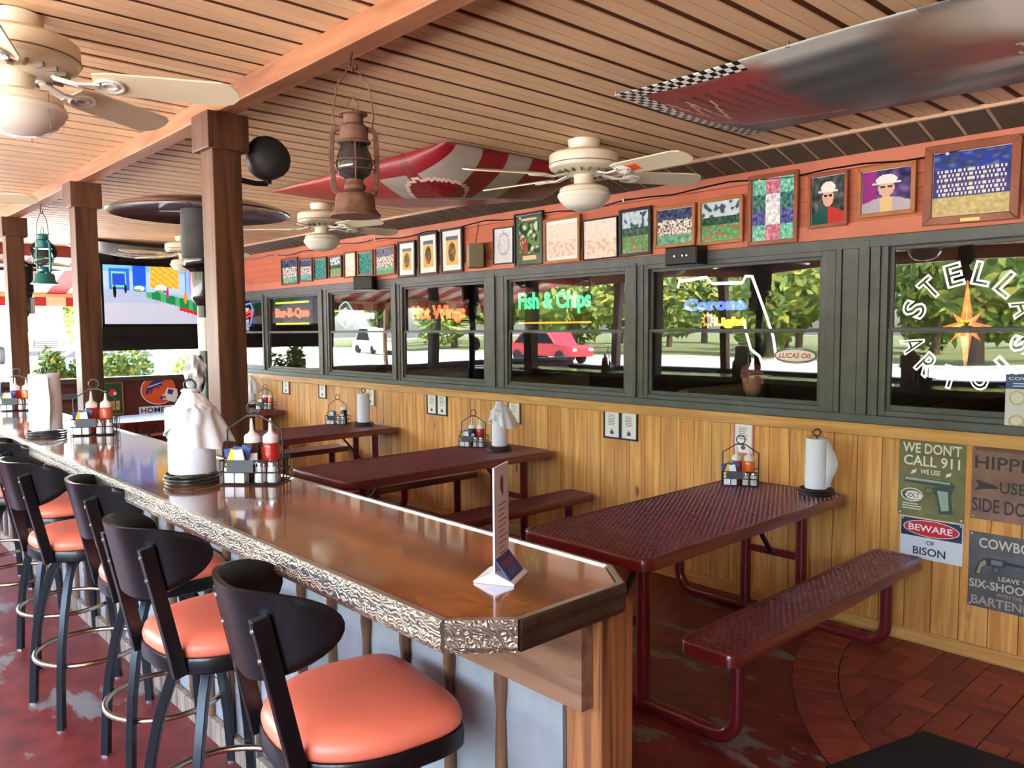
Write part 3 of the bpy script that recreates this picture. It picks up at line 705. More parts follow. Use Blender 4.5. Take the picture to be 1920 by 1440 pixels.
# ---- striped awning outside the far end
aw_r = paint('awning_red', (176, 40, 36), .7); aw_c = paint('awning_cream', (226, 200, 160), .7)
aw = thing('awning', 'red and cream striped awning outside the far end', 'awning', (XE-.12, 0, 2.55))
sw = .235; y = YO
k = 0
while y < W+.4:
    MB().add([(0, y, 0), (0, y+sw, 0), (-1.55, y+sw, -.40), (-1.55, y, -.40), (0, y, .006), (0, y+sw, .006), (-1.55, y+sw, -.394), (-1.55, y, -.394)], [(0, 1, 2, 3), (4, 7, 6, 5), (0, 4, 5, 1), (3, 2, 6, 7), (0, 3, 7, 4), (1, 5, 6, 2)]).build('stripe', (aw_r, aw_c)[k % 2], aw)
    MB().box(-1.56, -1.55, y, y+sw, -.56, -.42).build('valance_stripe', (aw_r, aw_c)[(k+1) % 2], aw)
    y += sw; k += 1
MB().box(-1.57, -1.50, YO, W+.4, -.44, -.395).build('front_bar', paint('awning_bar', (214, 170, 120), .5), aw)
for y in (YO+.1, .5, W+.3): MB().box(-1.56, -1.50, y-.03, y+.03, -2.68, -.4).build('awning_post', MC['awning_bar'], aw)
# ================================================================ CEILING FANS
ivory = paint('fan_ivory', (226, 216, 190), .35, coat=.2, noise=.06, nscale=4)
frost = paint('frosted_glass', (232, 228, 216), .3, coat=.4)
bladew = paint('fan_blade', (232, 222, 190), .4, noise=.05, nscale=6)
def make_fan(loc, angles, lb, tagged=False, s=1.0):
    t = thing('ceiling_fan', lb, 'ceiling fan', loc, 0, 'ivory ceiling fans')
    MB().lathe([(.075, 0), (.085, -.004), (.082, -.03), (.07, -.052), (.05, -.056)], 28).build('canopy', ivory, t, 40)
    h = MB().lathe([(.05, -.052), (.10, -.056), (.165, -.072), (.182, -.085), (.184, -.135), (.176, -.152), (.15, -.166), (.10, -.178), (.06, -.182)], 36).build('motor_housing', ivory, t, 35)
    MB().tube([(.1845*math.cos(2*PI*i/36), .1845*math.sin(2*PI*i/36), -.133) for i in range(36)], .0025, 5, closed=True).build('trim_ring', paint('fan_seam', (120, 108, 88), .5), h)
    for i in range(20):
        a = 2*PI*i/20; M = Matrix.Rotation(a, 4, 'Z')
        MB().box(.115, .150, -.004, .004, -.181, -.168, M=M).build('vent_slot', MC['fan_seam'], h)
    for a in angles:
        M = Matrix.Rotation(R(a), 4, 'Z') @ Matrix.Translation((0, 0, -.185)) @ Matrix.Rotation(R(-15), 4, 'X')
        ol = [(.215, -.05), (.26, -.062), (.60, -.070), (.635, -.055), (.655, -.02), (.66, .02), (.64, .055), (.60, .070), (.26, .062), (.215, .05)]
        b = MB().prism(ol, -.003, .003, lambda p, q, d: tuple(M @ Vector((p, q, d)))).build('blade', bladew, t)
        ir = MB(); ir.bar([M @ Vector((.10, 0, .006)), M @ Vector((.17, .0, -.012)), M @ Vector((.235, 0, -.008))], .03, .008)
        ir.tube([M @ Vector((.262+.042*math.cos(2*PI*i/16), .034*math.sin(2*PI*i/16), -.008)) for i in range(16)], .006, 5, closed=True)
        ir.tube([M @ Vector((.262+.022*math.cos(2*PI*i/12), .018*math.sin(2*PI*i/12), -.008)) for i in range(12)], .005, 5, closed=True)
        ir.build('blade_bracket', paint('white_iron', (222, 220, 212), .3), b)
    MB().lathe([(.06, -.18), (.052, -.185), (.052, -.232), (.06, -.238)], 24).build('switch_cup', ivory, t, 40)
    f = MB().lathe([(.05, -.234), (.10, -.24), (.125, -.252), (.13, -.268), (.124, -.274)], 30).build('light_fitter', ivory, t, 40)
    MB().lathe([(.122, -.268), (.138, -.282), (.140, -.296), (.132, -.306), (.128, -.316), (.116, -.326), (.111, -.336), (.092, -.35), (.05, -.364), (.001, -.368)], 30).build('light_globe', frost, t, 40)
    for q in (.12, -.12): MB().tube([(q, .06, -.25), (q, .062, -.36)], .0012, 4).build('pull_chain', MC['fan_seam'], t)
    if tagged:
        M = Matrix.Rotation(R(angles[0]), 4, 'Z') @ Matrix.Translation((0, 0, -.185)) @ Matrix.Rotation(R(-15), 4, 'X')
        MB().box(.29, .36, -.03, .03, -.006, -.0035, M=M).build('tape_flag', paint('orange_tape', (255, 96, 50), .5), t)
    return t
make_fan((-2.90, .59, ZC), (68, 122, 194, 266, 338), 'large ivory ceiling fan at the top left, nearest the camera')
make_fan((-2.837, 3.15, ZC), (0, 60, 132, 190, 246), 'ivory ceiling fan with orange tape on a blade, over the nearest table', True)
make_fan((-5.605, 3.173, ZC), (82, 154, 226, 298, 10), 'ivory ceiling fan partly behind the rusty lantern')
make_fan((-5.75, .59, ZC), (68, 132, 204, 276, 348), 'ivory ceiling fan at the left edge above the teal lantern')
make_fan((-8.45, 3.17, ZC), (60, 132, 204, 276, 348), 'farthest ivory ceiling fan, mostly behind the thick post')
# ================================================================ LANTERNS
def make_lantern(loc, lb, metal, glassm, wick, rz, s=1.0, hook=.05):
    t = thing('lantern', lb, 'lantern', loc, rz)      # origin at the base; hangs from a hook
    t.scale = (s, s, s)
    MB().lathe([(.001, 0), (.082, 0), (.083, .006), (.066, .026), (.064, .06), (.058, .072), (.035, .08), (.022, .084)], 28).build('fuel_tank', metal, t, 40)
    MB().lathe([(.006, .0), (.012, .004), (.012, .014), (.005, .018)], 10, (.058, -.02, .066)).build('filler_cap', metal, t, 40)
    MB().lathe([(.022, .082), (.034, .088), (.036, .10), (.026, .112), (.03, .12)], 20).build('burner', metal, t, 40)
    g = MB().lathe([(.030, .12), (.052, .135), (.060, .165), (.056, .195), (.045, .225), (.040, .235)], 28, cap=False).build('glass_globe', glassm, t, 50)
    cg = MB()
    for z, r in ((.150, .066), (.178, .067)): cg.tube([(r*math.cos(2*PI*i/24), r*math.sin(2*PI*i/24), z) for i in range(24)], .0022, 5, closed=True)
    for a in (PI/2, -PI/2): cg.tube([(.05*math.cos(a), .05*math.sin(a), .115), (.068*math.cos(a), .068*math.sin(a), .16), (.05*math.cos(a), .05*math.sin(a), .235)], .0022, 5)
    cg.build('wire_guard', metal, t, 60)
    MB().lathe([(.052, .236), (.056, .24), (.046, .246), (.046, .288), (.036, .298), (.032, .30), (.032, .325), (.034, .327), (.046, .329), (.046, .333), (.001, .340)], 28).build('chimney', metal, t, 35)
    for s_ in (-1, 1):
        MB().sweep([(s_*.040, 0, .285), (s_*.060, 0, .282), (s_*.070, 0, .268), (s_*.074, 0, .18), (s_*.066, 0, .085), (s_*.046, 0, .07)], [(-.008, -.006), (.008, -.006), (.008, .006), (-.008, .006)], up=(0, 1, 0)).build('side_tube', metal, t, 40, bevel=.002)
    MB().tube([(-.013, 0, .338), (-.016, 0, .365), (0, 0, .385), (.016, 0, .365), (.013, 0, .338)], .002, 5).build('lift_ring', metal, t, 60)
    MB().tube([(s_x, 0, z) for s_x, z in ((-.058, .272), (-.066, .33), (-.052, .42), (-.018, .47), (0, .478), (.018, .47), (.052, .42), (.066, .33), (.058, .272))], .0022, 6).build('bail_handle', wick, t, 60)
    MB().tube([(.012, 0, .492), (.014, .0, .476), (0, 0, .470), (-.010, 0, .482), (-.004, 0, .505), (0, 0, .478+hook)], .003, 6).build('ceiling_hook', paint('hook_iron', (70, 42, 30), .5, metal=.5), t, 60)
    return t
rust = paint('rust', (112, 78, 62), .75, noise=.45, nscale=30, bump=.4, bscale=90)
smoke = paint('sooty_glass', (52, 48, 46), .12, coat=.5, noise=.5, nscale=18)
make_lantern((-2.29, 1.422, 2.02), 'rusty brown oil lantern hanging from the ceiling beam', rust, smoke, rust, R(62), 1.0, .052)
def clear_mat():
    m, n, l, b = _new('lantern_glass'); n.remove(b)
    tr_ = n.new('ShaderNodeBsdfTransparent'); gl = n.new('ShaderNodeBsdfGlossy'); gl.inputs['Roughness'].default_value = .03
    fr = schlick(n, l, .04); mx = n.new('ShaderNodeMixShader')
    l.new(fr.outputs[0], mx.inputs[0]); l.new(tr_.outputs[0], mx.inputs[1]); l.new(gl.outputs[0], mx.inputs[2]); l.new(mx.outputs[0], n['Material Output'].inputs['Surface'])
    MC['lantern_glass'] = m; return m
teal = paint('teal_enamel', (30, 112, 112), .25, coat=.6)
make_lantern((-6.42, 1.422, 1.985), 'teal oil lantern with clear globe hanging at the left', teal, clear_mat(), paint('thin_wire', (70, 62, 56), .4, metal=.6), R(20), 1.06, .055)
# ================================================================ PATIO HEATERS
heat = paint('heater_shade', (168, 160, 158), .22, metal=.95); ctr = paint('heater_column', (40, 46, 44), .35, coat=.3)
scr = paint('heater_screen', (44, 41, 40), .65, metal=.2, noise=.6, nscale=10)
def make_heater(loc, lb, rz=0):
    t = thing('patio_heater', lb, 'patio heater', loc, rz); t.scale = (1, 1, .986)
    MB().lathe([(.23, 0), (.23, .02), (.21, .06), (.20, .55), (.17, .60), (.04, .62)], 28).build('tank_housing', ctr, t, 40)
    MB().lathe([(.034, .6), (.034, 1.82)], 18).build('pole', ctr, t, 60)
    MB().lathe([(.0355, 1.57), (.0355, 1.74)], 18, cap=False).build('instruction_label', paint('label_silver', (214, 214, 214), .4, noise=.15, nscale=60), t, 60)
    MB().lathe([(.036, 1.80), (.055, 1.83), (.060, 1.85), (.060, 1.97), (.075, 1.985), (.10, 2.0)], 22).build('control_housing', paint('heater_black', (22, 22, 24), .25, coat=.5), t, 35)
    cp = MB().box(-.10, -.052, -.045, .045, 1.84, 1.98).build('control_panel', paint('panel_white', (226, 224, 220), .35), t, bevel=.004)
    for z in (1.88, 1.94): MB().lathe([(.018, 0), (.016, .018), (.001, .02)], 14, (-.10, .0, z), M=Matrix.Rotation(R(-90), 3, 'Y')).build('knob', MC['heater_black'], cp, 40)
    def bag(u, v):
        a = 2*PI*u; r_ = (.012+.040*math.sin(PI*v)**.7)*(1+.22*math.sin(5*a+7*v)+.12*math.sin(9*a-11*v)); return (.045+r_*math.cos(a), -.03+r_*math.sin(a), 1.36+.19*v)
    MB().grid(bag, 24, 14, cu=True).build('plastic_bag', paint('bag_silver', (190, 190, 192), .3), t, 60)
    MB().lathe([(.07, 1.985), (.085, 2.0), (.093, 2.03), (.090, 2.045)], 26).build('vent_collar', MC['heater_black'], t, 40)
    MB().lathe([(.090, 2.035), (.098, 2.045), (.098, 2.285), (.090, 2.29)], 28).build('burner_screen', scr, t, 40)
    sh = MB()
    sh.lathe([(.43, 2.262), (.435, 2.268), (.40, 2.288), (.30, 2.315), (.18, 2.33), (.001, 2.335)], 44, cap=False)
    sh.lathe([(.43, 2.262), (.395, 2.282), (.29, 2.308), (.18, 2.322), (.001, 2.325)], 44, cap=False)
    d = sh.build('reflector', heat, t, 50)
    for a in (0.4, 2.5, 4.6): MB().tube([(.09*math.cos(a), .09*math.sin(a), 2.285), (.28*math.cos(a), .28*math.sin(a), 2.30)], .004, 5).build('stay_rod', MC['screw_steel'], d)
make_heater((-4.02, 1.60, 0), 'tall black patio heater with silver dome behind the thick post', R(-60))
make_heater((-8.35, 1.66, 0), 'second patio heater cut off by the left edge of the photo', R(-60))
# ================================================================ ROUND SPEAKERS ON THE POSTS
def ball_speaker(loc, rz, lb):
    t = thing('ball_speaker', lb, 'speaker', loc, rz, 'round black speakers on the posts')
    M = Matrix.Rotation(R(70), 3, 'Y')
    MB().lathe([(.001, -.085), (.05, -.075), (.08, -.045), (.092, -.005), (.092, .012)], 28, M=M).build('shell', paint('speaker_black', (24, 23, 24), .5), t, 50)
    MB().lathe([(.092, .012), (.096, .014), (.096, .03), (.088, .05), (.06, .078), (.001, .088)], 28, M=M).build('grille', paint('speaker_mesh', (30, 29, 30), .7), t, 40)
    MB().bar([(-.02, -.141, -.015), (-.02, -.141, -.075), (-.02, -.11, -.10), (-.01, -.05, -.108), (0, 0, -.104)], .022, .006, up=(1, 0, 0)).build('bracket', black, t)
    MB().lathe([(.018, -.104), (.018, -.088)], 12).build('clamp_knob', black, t, 40)
    return t
ball_speaker((PX[0]-.0625, 1.4225+.0625+.145, 2.40), 0, 'round black speaker bracketed to the thick post')
ball_speaker((PX[2]-.0625, 1.4225+.0625+.145, 2.29), 0, 'round black speaker on the post behind the teal lantern')
# ================================================================ TELEVISION
tv = thing('television', 'large television showing a game show, hung at the far end', 'television', (XE+.30, 2.79, 0))
MB().box(-.04, .03, 0, 1.26, 1.70, 2.46).build('casing', black, tv, bevel=.006)
def tvc(u, v):
    if v < .60-.10*u and v < .62:
        c = (168, 182, 214) if v > .35 else (186, 192, 214)
        # green putting strip with red rim
        s1 = .60-.62*(u-.38)*.62; s0 = .47-.80*(u-.38)*.62
        if u > .40 and s0 < v < s1: c = (24, 130, 74) if int((u-.4)*22) % 3 else (70, 170, 110)
        if u > .72 and s0-.06 < v <= s0: c = (214, 34, 44)
        return c
    if .05 < u < .24 and v < .94:
        d = max(abs(u-.14)/.09, abs(v-.76)/.17)
        return (36, 74, 206) if d < .6 else ((110, 214, 150) if d < .8 else (40, 110, 230))
    if .27 < u < .40: return (20, 90, 220) if v > .66 else (60, 150, 240)
    if .44 < u < .72 and v > .62: return (238, 170, 50) if (int(u*40)+int(v*30)) % 3 else (250, 200, 90)
    if u > .78: return ((120, 200, 250), (200, 120, 230), (70, 110, 230))[int(u*34) % 3]
    return (120, 190, 245) if v > .9 else (170, 200, 240)
sm_ = MB(); field(sm_, lambda u, v: (.0312, .03+1.2*u, 1.735+.69*v), tvc, 96, 56)
for (cx, cy, w_, h_, c) in ((.10, .55, .016, .22, (20, 20, 26)), (.20, .60, .012, .16, (24, 24, 30)), (.60, .55, .014, .2, (190, 40, 130)), (.78, .46, .016, .22, (230, 140, 30)), (.33, .61, .05, .10, (250, 250, 240)), (.33, .58, .055, .05, (40, 110, 40)), (.54, .62, .06, .14, (240, 240, 236)), (.54, .57, .06, .06, (40, 110, 40))):
    n_ = 14; y0, z0 = .03+1.2*cx, 1.735+.69*cy
    sm_.add([(.0316, y0+w_*1.2*math.cos(2*PI*i/n_), z0+h_*.34*math.sin(2*PI*i/n_)) for i in range(n_)], [tuple(range(n_))]); sm_.c.append(lin(*c))
sm_.build('screen', printed('tv_screen', .15, emit=.10), tv)
MB().box(-.06, -.04, -.06, 1.34, 1.42, 2.55).build('back_board', paint('black_board', (22, 20, 20), .6), tv)
MB().box(-.05, .02, .0, 1.30, 1.58, 1.70).build('lower_shelf', MC['black_board'], tv)
for y in (.2, 1.06): MB().box(-.06, -.04, y-.03, y+.03, 2.5, ZC).build('hanger', MC['black_board'], tv)
# ================================================================ SIGN CUTOUT, PLAQUE at the far end
org = (232, 92, 40); blu = (44, 52, 140); wh = (236, 236, 236)
hs = thing('helmet_sign', 'orange football helmet cutout sign reading HOME OF', 'sign', (XE+.135, 3.2, .62))
def helm(n=40): return [(.26+.215*math.cos(2*PI*i/n)*(1.0 if math.cos(2*PI*i/n) < 0 else .95), .30+.185*math.sin(2*PI*i/n)) for i in range(n)]
def EN(a, b, d): return (d, a, b)
MB().prism(helm()+[], 0, .006, EN).build('cutout', paint('sign_white', wh, .5), hs)
MB().box(0, .006, .02, .52, .0, .10).build('base_board', MC['sign_white'], hs)
A = Art()
A.poly([(.26+.205*math.cos(2*PI*i/40), .30+.175*math.sin(2*PI*i/40)) for i in range(40)], org)
A.poly([(.36, .32), (.48, .30), (.49, .22), (.45, .13), (.36, .16), (.33, .24)], wh).poly([(.37, .30), (.44, .29), (.42, .23), (.36, .25)], blu)
for z in (.24, .19): A.poly([(.30, z), (.48, z-.02), (.48, z-.032), (.30, z-.014)], wh)
A.ell(.29, .20, .022, .022, blu)
A.poly([(.10, .26), (.12, .33), (.16, .39), (.22, .425), (.28, .43), (.33, .40), (.30, .39), (.31, .36), (.27, .345), (.25, .31), (.22, .33), (.19, .30), (.16, .25), (.15, .30), (.13, .24)], blu)
A.poly([(.13, .345), (.30, .395), (.30, .384), (.13, .33)], wh)
A.poly([(.14, .29), (.26, .355), (.26, .345), (.145, .275)], (214, 60, 50))
A.text('HOME OF', .04, .02, .44, .065, (30, 34, 90))
A.build('print', hs, ENDM(0, 0, .0065))
pq = thing('plaque', 'green award plaque in a wooden frame on the end wall', 'plaque', (XE+.125, 2.80, .645))
MB().box(0, .015, 0, .25, 0, .40).build('board', paint('plaque_wood', (150, 110, 62), .4), pq, bevel=.004)
Art().rect(.02, .02, .21, .36, (36, 74, 46)).rect(.05, .06, .15, .11, (196, 158, 84)).ell(.125, .27, .045, .045, (200, 52, 44)).ell(.15, .26, .02, .02, (230, 220, 200)).rect(.06, .12, .13, .006, (120, 90, 50)).rect(.06, .10, .13, .006, (120, 90, 50)).build('print', pq, ENDM(0, 0, .0155))
# ================================================================ FLAGS ON THE CEILING
clothp = printed('printed_cloth', .45)
def nz(x, y, s):
    from mathutils import noise
    return noise.noise(Vector((x*s, y*s, s)))
def race(u, v):      # u along the banner (0 = checkered end), v across toward the wall
    if u < .045 or (v < .07 and u < .30): return (20, 20, 22) if (int(u*80)+int(v*34)) % 2 else (226, 224, 218)
    wu = u+.05*nz(u, v, 5)+.02*nz(u, v, 14); wv = v+.08*nz(u+3, v, 4)+.03*nz(u, v+5, 13)
    def blend(c, k, w): w = max(0, min(1, w)); return tuple(p+(q-p)*w for p, q in zip(c, k))
    c = (78+26*nz(u*.5, v*2, 7), 81+24*nz(u*.5, v*2, 7), 82+24*nz(u*.5, v*2, 7))
    if v < .13 and u < .62: c = blend(c, (186, 186, 178), (.13-v)*16)
    r = min((.36-wu)*14, (.70-wv)*8, (wv-.02)*12); c = blend(c, (140, 58, 58), r)                     # maroon field
    if r > .2:
        if .10 < u < .31 and .16 < v < .40 and (u*2.6-v*.55) % .085 < .030: c = blend(c, (84, 62, 58), .8)
        if .05 < u < .17 and abs(v-.44+.9*abs((u*9) % .5-.25)) < .03: c = (196, 158, 120)
        if abs(wv-.55-.1*u) < .02: c = blend(c, (188, 150, 122), .7)
    c = blend(c, (128, 58, 58), min((.60-wu)*9, (wu-.14)*8, (wv-.80)*16, (.97-wv)*20))                 # lower maroon band
    c = blend(c, (150, 116, 96), min((wu-.42)*7, (wv-.58)*11, (.82-wv)*11))                             # tan swoosh
    c = blend(c, (150, 84, 74), min((wu-.52)*9, (wv-.12)*9, (.56-wv)*9))
    c = blend(c, (128, 104, 84), min((wu-.50)*8, (.34-wv)*9, (wv-.04)*20))
    c = blend(c, (204, 198, 186), min((wu-.60)*9, (1.02-wu)*9, (.38-wv-.35*abs(wu-.8))*9, (wv-.03)*20))  # cream nose
    c = blend(c, (208, 204, 196), min((wu-.56)*9, (.88-wu)*9, (wv-.43)*20, (.55-wv)*20))
    if .70 < u < .86 and .36 < v < .46 and (u*3-v) % .11 < .03: c = (206, 202, 200)
    return c
bn = thing('race_banner', 'large grey and red racing banner with checkered edge pinned to the ceiling', 'banner', (0, 0, 0))
def bpos(u, v):
    x = -2.16+1.9*u; y = 2.585+1.03*v+.06*u*v
    sag = .075*math.sin(PI*v)**1.2*(1-.25*math.cos(2*PI*u*1.5))*min(1, u*6+.15)
    return (x, y, ZC-.024-sag-.004*math.sin(9*u+3*v))
mb = MB(); field(mb, bpos, race, 150, 70); ob_ = mb.build('cloth', clothp, bn, 70)
sl = ob_.modifiers.new('thick', 'SOLIDIFY'); sl.thickness = .0015
for u in (0, .4, .8): 
    p_ = bpos(u, 0); MB().lathe([(.009, 0), (.009, .004), (.004, .008), (.004, .02)], 10, (p_[0], p_[1]+.01, p_[2]-.004)).build('grommet_pin', screw, bn, 40)
def rbk(u, v):       # u from the pinned end away from the camera, v across toward the wall
    base = (156, 48, 36)
    if u < .36: base = (160, 150, 140) if (.07 < v < .25 or .44 < v < .62) else (134, 20, 30)
    x, y = (u-.20)/.11, (v-.24)/.15
    d = x*x+y*y
    if d < 1 or ((u-.20)/.03)**2+((v-.04)/.09)**2 < 1 or (.05 < u < .13 and .26 < v < .36) or ((u-.26)/.035)**2+((v-.44)/.14)**2 < 1:
        return (214, 186, 172) if .78 < d < 1 else ((112, 22, 26) if (int(u*70)+int(v*24)) % 3 else (138, 30, 32))
    return base
fl = thing('team_flag', 'red and white striped flag with a charging boar, hung under the ceiling', 'flag', (0, 0, 0))
def fpos(u, v):
    f = min(1, u*6)**.6*(1-u)**.75; g = min(1, v*4)**.6*(1-.35*v)
    return (-3.30-2.0*u, 2.60+1.02*v, ZC-.012-.27*f*g)
mb = MB(); field(mb, fpos, rbk, 110, 60); ob_ = mb.build('cloth', clothp, fl, 70); ob_.modifiers.new('thick', 'SOLIDIFY').thickness = .0015
for u in (0, 1): 
    for v in (0, 1):
        p_ = fpos(u, v); MB().lathe([(.006, 0), (.006, .004), (.003, .006), (.003, .012)], 8, (p_[0], p_[1], p_[2]-.002)).build('pin', screw, fl, 40)
def dkf(u, v):
    for k in range(5):
        if abs(v-.30-.11*k-.35*(u-.25)) < .028 and .18+.03*k < u < .55+.05*k: return (206, 178, 140)
    if ((u-.70)/.10)**2+((v-.6)/.12)**2 < 1 and ((u-.70)/.06)**2+((v-.6)/.07)**2 > 1: return (200, 172, 136)
    if v < .14 and u < .8: return (196, 160, 118)
    return (78, 70, 58) if nz(u, v, 5) > -.15 else (98, 90, 74)
f3 = thing('camo_flag', 'dark flag with tan claw strokes drooping above the television', 'flag', (0, 0, 0))
def f3pos(u, v):
    x = -10.05+.9*v; y = 2.45+1.35*u
    return (x, y, ZC-.012-.14*math.sin(PI*u)**.8*(.35+.65*math.sin(PI*v)))
mb = MB(); field(mb, f3pos, dkf, 70, 50); ob_ = mb.build('cloth', clothp, f3, 70); ob_.modifiers.new('thick', 'SOLIDIFY').thickness = .0015
# ================================================================ FRAMED PICTURES ON THE RED WALL
fw = {'wood': paint('frame_oak', (170, 106, 52), .35, coat=.3, noise=.2, nscale=12), 'black': paint('frame_black', (34, 32, 34), .3, coat=.3),
      'cherry': paint('frame_cherry', (146, 76, 44), .35, coat=.3, noise=.2, nscale=12), 'brown': paint('frame_brown', (104, 62, 46), .4)}
matw = paint('mat_board', (236, 232, 224), .7)
photo = printed('photo_print', .12, coat=.5)
def pc(kind, seed):
    r = random.Random(seed); o = r.uniform(0, 50)
    def n(u, v, s): return nz(u+o, v+o, s)
    def crowd(u, v):
        a, b = n(u, v, 9), n(u*1.5+3, v, 14)
        if v > .68+.06*n(u, 0, 4): return (70+60*a, 80+60*a, 110+60*a)
        if v > .25: return (236, 232, 226) if b > .08 else ((60, 70, 96) if b < -.2 else (190, 170, 150))
        return (110+70*a, 170+40*a, 140+40*a)
    def team(u, v):
        if v > .72: return (60+90*max(0, n(u*3, v*6, 3)), 74+90*max(0, n(u*3, v*6, 3)), 150+60*n(u, v, 5))
        if v > .30:
            row = int((v-.30)/.07); ph = (u*17+.5*row) % 1; w_ = (v-.30)/.07 % 1
            if .06 < u < .94 and .2 < ph < .8: return (232, 226, 220) if w_ > .35 else (96, 90, 130)
            return (60, 64, 128)
        return (206+40*n(u, v, 16), 190+40*n(u, v, 16), 132+40*n(u, v, 16))
    def man(u, v):
        hx, hy = (u-.5)/.17, (v-.56)/.20
        if ((u-.5)/.22)**2+((v-.76)/.13)**2 < 1 and v > .68: return (238, 236, 230)
        if abs(v-.68) < .022 and abs(u-.5) < .30: return (226, 222, 214)
        if hx*hx+hy*hy < 1:
            if abs(v-.60) < .025 and abs(abs(u-.5)-.07) < .05: return (36, 34, 40)
            return (224, 178, 158)
        if v < .36-.45*abs(u-.5)**1.6: return ((24, 84, 76) if u < .5 else (196, 62, 58)) if seed % 2 else ((188, 180, 190) if abs(u-.5) > .12 else (232, 200, 140))
        return ((60+70*n(u, v, 7), 70+60*n(u, v, 7), 70+60*n(u, v, 7)) if seed % 2 else (((150, 30, 130) if u < .3 else (70+80*n(u, v, 6), 50+60*n(u, v, 6), 110+70*n(u, v, 6)))))
    def green(u, v):
        a, b = n(u, v, 7), n(u+4, v, 13)
        if v > .62: return (190+40*a, 206+30*a, 214+20*a) if a > -.15 else (60, 92, 100)
        if v > .42: return (50+60*b, 90+60*b, 72+50*b)
        return (92+70*b, 158+50*b, 100+50*b) if b > -.22 else (196, 96, 84)
    def pale(u, v):
        a = n(u, v, 9)
        if v < .5 and a > .1: return (226, 190, 160)
        return (236+10*a, 222+14*a, 206+20*a)
    def sketch(u, v):
        d = ((u-.5)/.28)**2+((v-.55)/.32)**2
        return (150, 150, 160) if .85 < d < 1.05 or abs(n(u, v, 10)) < .035 and d < 1.6 else (226, 226, 230)
    def gold(u, v):
        d = ((u-.5)/.30)**2+((v-.45)/.34)**2
        if v > .86: return (88, 104, 118)
        if d < 1: return (128+50*n(u, v, 8), 92+40*n(u, v, 8), 34) if n(u, v, 6) > -.05 else (52, 40, 36)
        return (216, 176, 100)
    def poster(u, v):
        if .88 < v < .93 and .2 < u < .8: return (226, 196, 150)
        if .06 < v < .15 and .25 < u < .78: return (222, 206, 160)
        if .2 < v < .84 and .12 < u < .9:
            a, b = n(u, v*1.4, 7), n(u+9, v, 12)
            if u < .45 and v < .55 and b > 0: return (176, 66, 58)
            return (214, 220, 206) if a > .22 else ((44, 66, 44) if a < -.1 else (104, 140, 84))
        return (86, 106, 84)
    def collage(u, v):
        i, j = int(u*3), int(v*4); a = nz(u*2+i*7+o, v*2+j*5, 9)
        base = ((120, 196, 170), (226, 220, 230), (84, 92, 150), (200, 120, 140), (70, 120, 110), (230, 230, 226))[(i*3+j*2) % 6]
        return tuple(c+80*a for c in base)
    def teal_(u, v):
        a, b = n(u, v, 8), n(u+3, v*1.5, 14)
        return (60+60*a, 160+50*a, 146+50*a) if b > -.1 else (40, 76, 96)
    return dict(crowd=crowd, team=team, man=man, green=green, pale=pale, sketch=sketch, gold=gold, poster=poster, collage=collage, teal=teal_)[kind]
# photo pixels of the outer frame (x0, y0 top-left, x1, y1 bottom-right as seen), frame kind, bar width, mat width, picture
pics = [(527, 484, 558, 534, 'brown', .020, 0, 'crowd', 'small dark framed team picture, leftmost on the red wall'),
 (560, 484, 585, 528, 'brown', .018, 0, 'crowd', 'small framed group picture second from the left on the red wall'),
 (588, 483, 612, 524, 'brown', .016, 0, 'teal', 'small framed pale green picture third from the left on the red wall'),
 (616, 480, 640, 521, 'brown', .016, 0, 'green', 'small framed landscape picture fourth from the left on the red wall'),
 (644, 472, 667, 521, 'brown', .016, 0, 'pale', 'narrow pale framed picture fifth from the left on the red wall'),
 (670, 470, 699, 517, 'cherry', .018, 0, 'teal', 'small framed teal picture sixth from the left, above the small black speaker'),
 (702, 461, 740, 517, 'cherry', .018, 0, 'crowd', 'small framed team line-up just left of the black framed prints'),
 (745, 455, 778, 523, 'black', .020, .045, 'gold', 'leftmost of three black framed golden prints with white mats'),
 (784, 441, 820, 520, 'black', .020, .045, 'gold', 'middle of three black framed golden prints with white mats'),
 (826, 433, 867, 517, 'black', .020, .045, 'gold', 'rightmost of three black framed golden prints with white mats'),
 (924, 426, 962, 495, 'black', .009, .0, 'sketch', 'pencil sketch in a thin dark frame beside the tan speaker'),
 (964, 398, 1018, 498, 'black', .016, 0, 'poster', 'tall black framed green poster with yellow captions'),
 (1019, 410, 1087, 496, 'wood', .022, .022, 'pale', 'square pale print in an oak frame beside the green poster'),
 (1092, 410, 1158, 487, 'black', .009, .0, 'pale', 'pale drawing in a thin black frame'),
 (1161, 390, 1221, 480, 'black', .022, 0, 'green', 'landscape photo in a thick black frame'),
 (1226, 384, 1303, 463, 'wood', .022, 0, 'crowd', 'group photo in an oak frame left of the black wall speaker'),
 (1309, 370, 1393, 458, 'wood', .022, 0, 'green', 'dining scene photo in an oak frame above the black wall speaker'),
 (1402, 334, 1495, 467, 'cherry', .024, 0, 'collage', 'tall photo collage in a reddish wood frame'),
 (1515, 323, 1589, 426, 'cherry', .018, 0, 'man', 'framed portrait of a man in a white cap and team jacket'),
 (1607, 308, 1717, 405, 'wood', .024, 0, 'man', 'framed portrait of a smiling man in a white hat'),
 (1731, 262, 1912, 416, 'cherry', .040, 0, 'team', 'largest framed team photo, at the right on the red wall'),
 (1921, 255, 2010, 400, 'cherry', .024, 0, 'collage', 'framed photo cut by the right edge of the picture')]
seed = 20
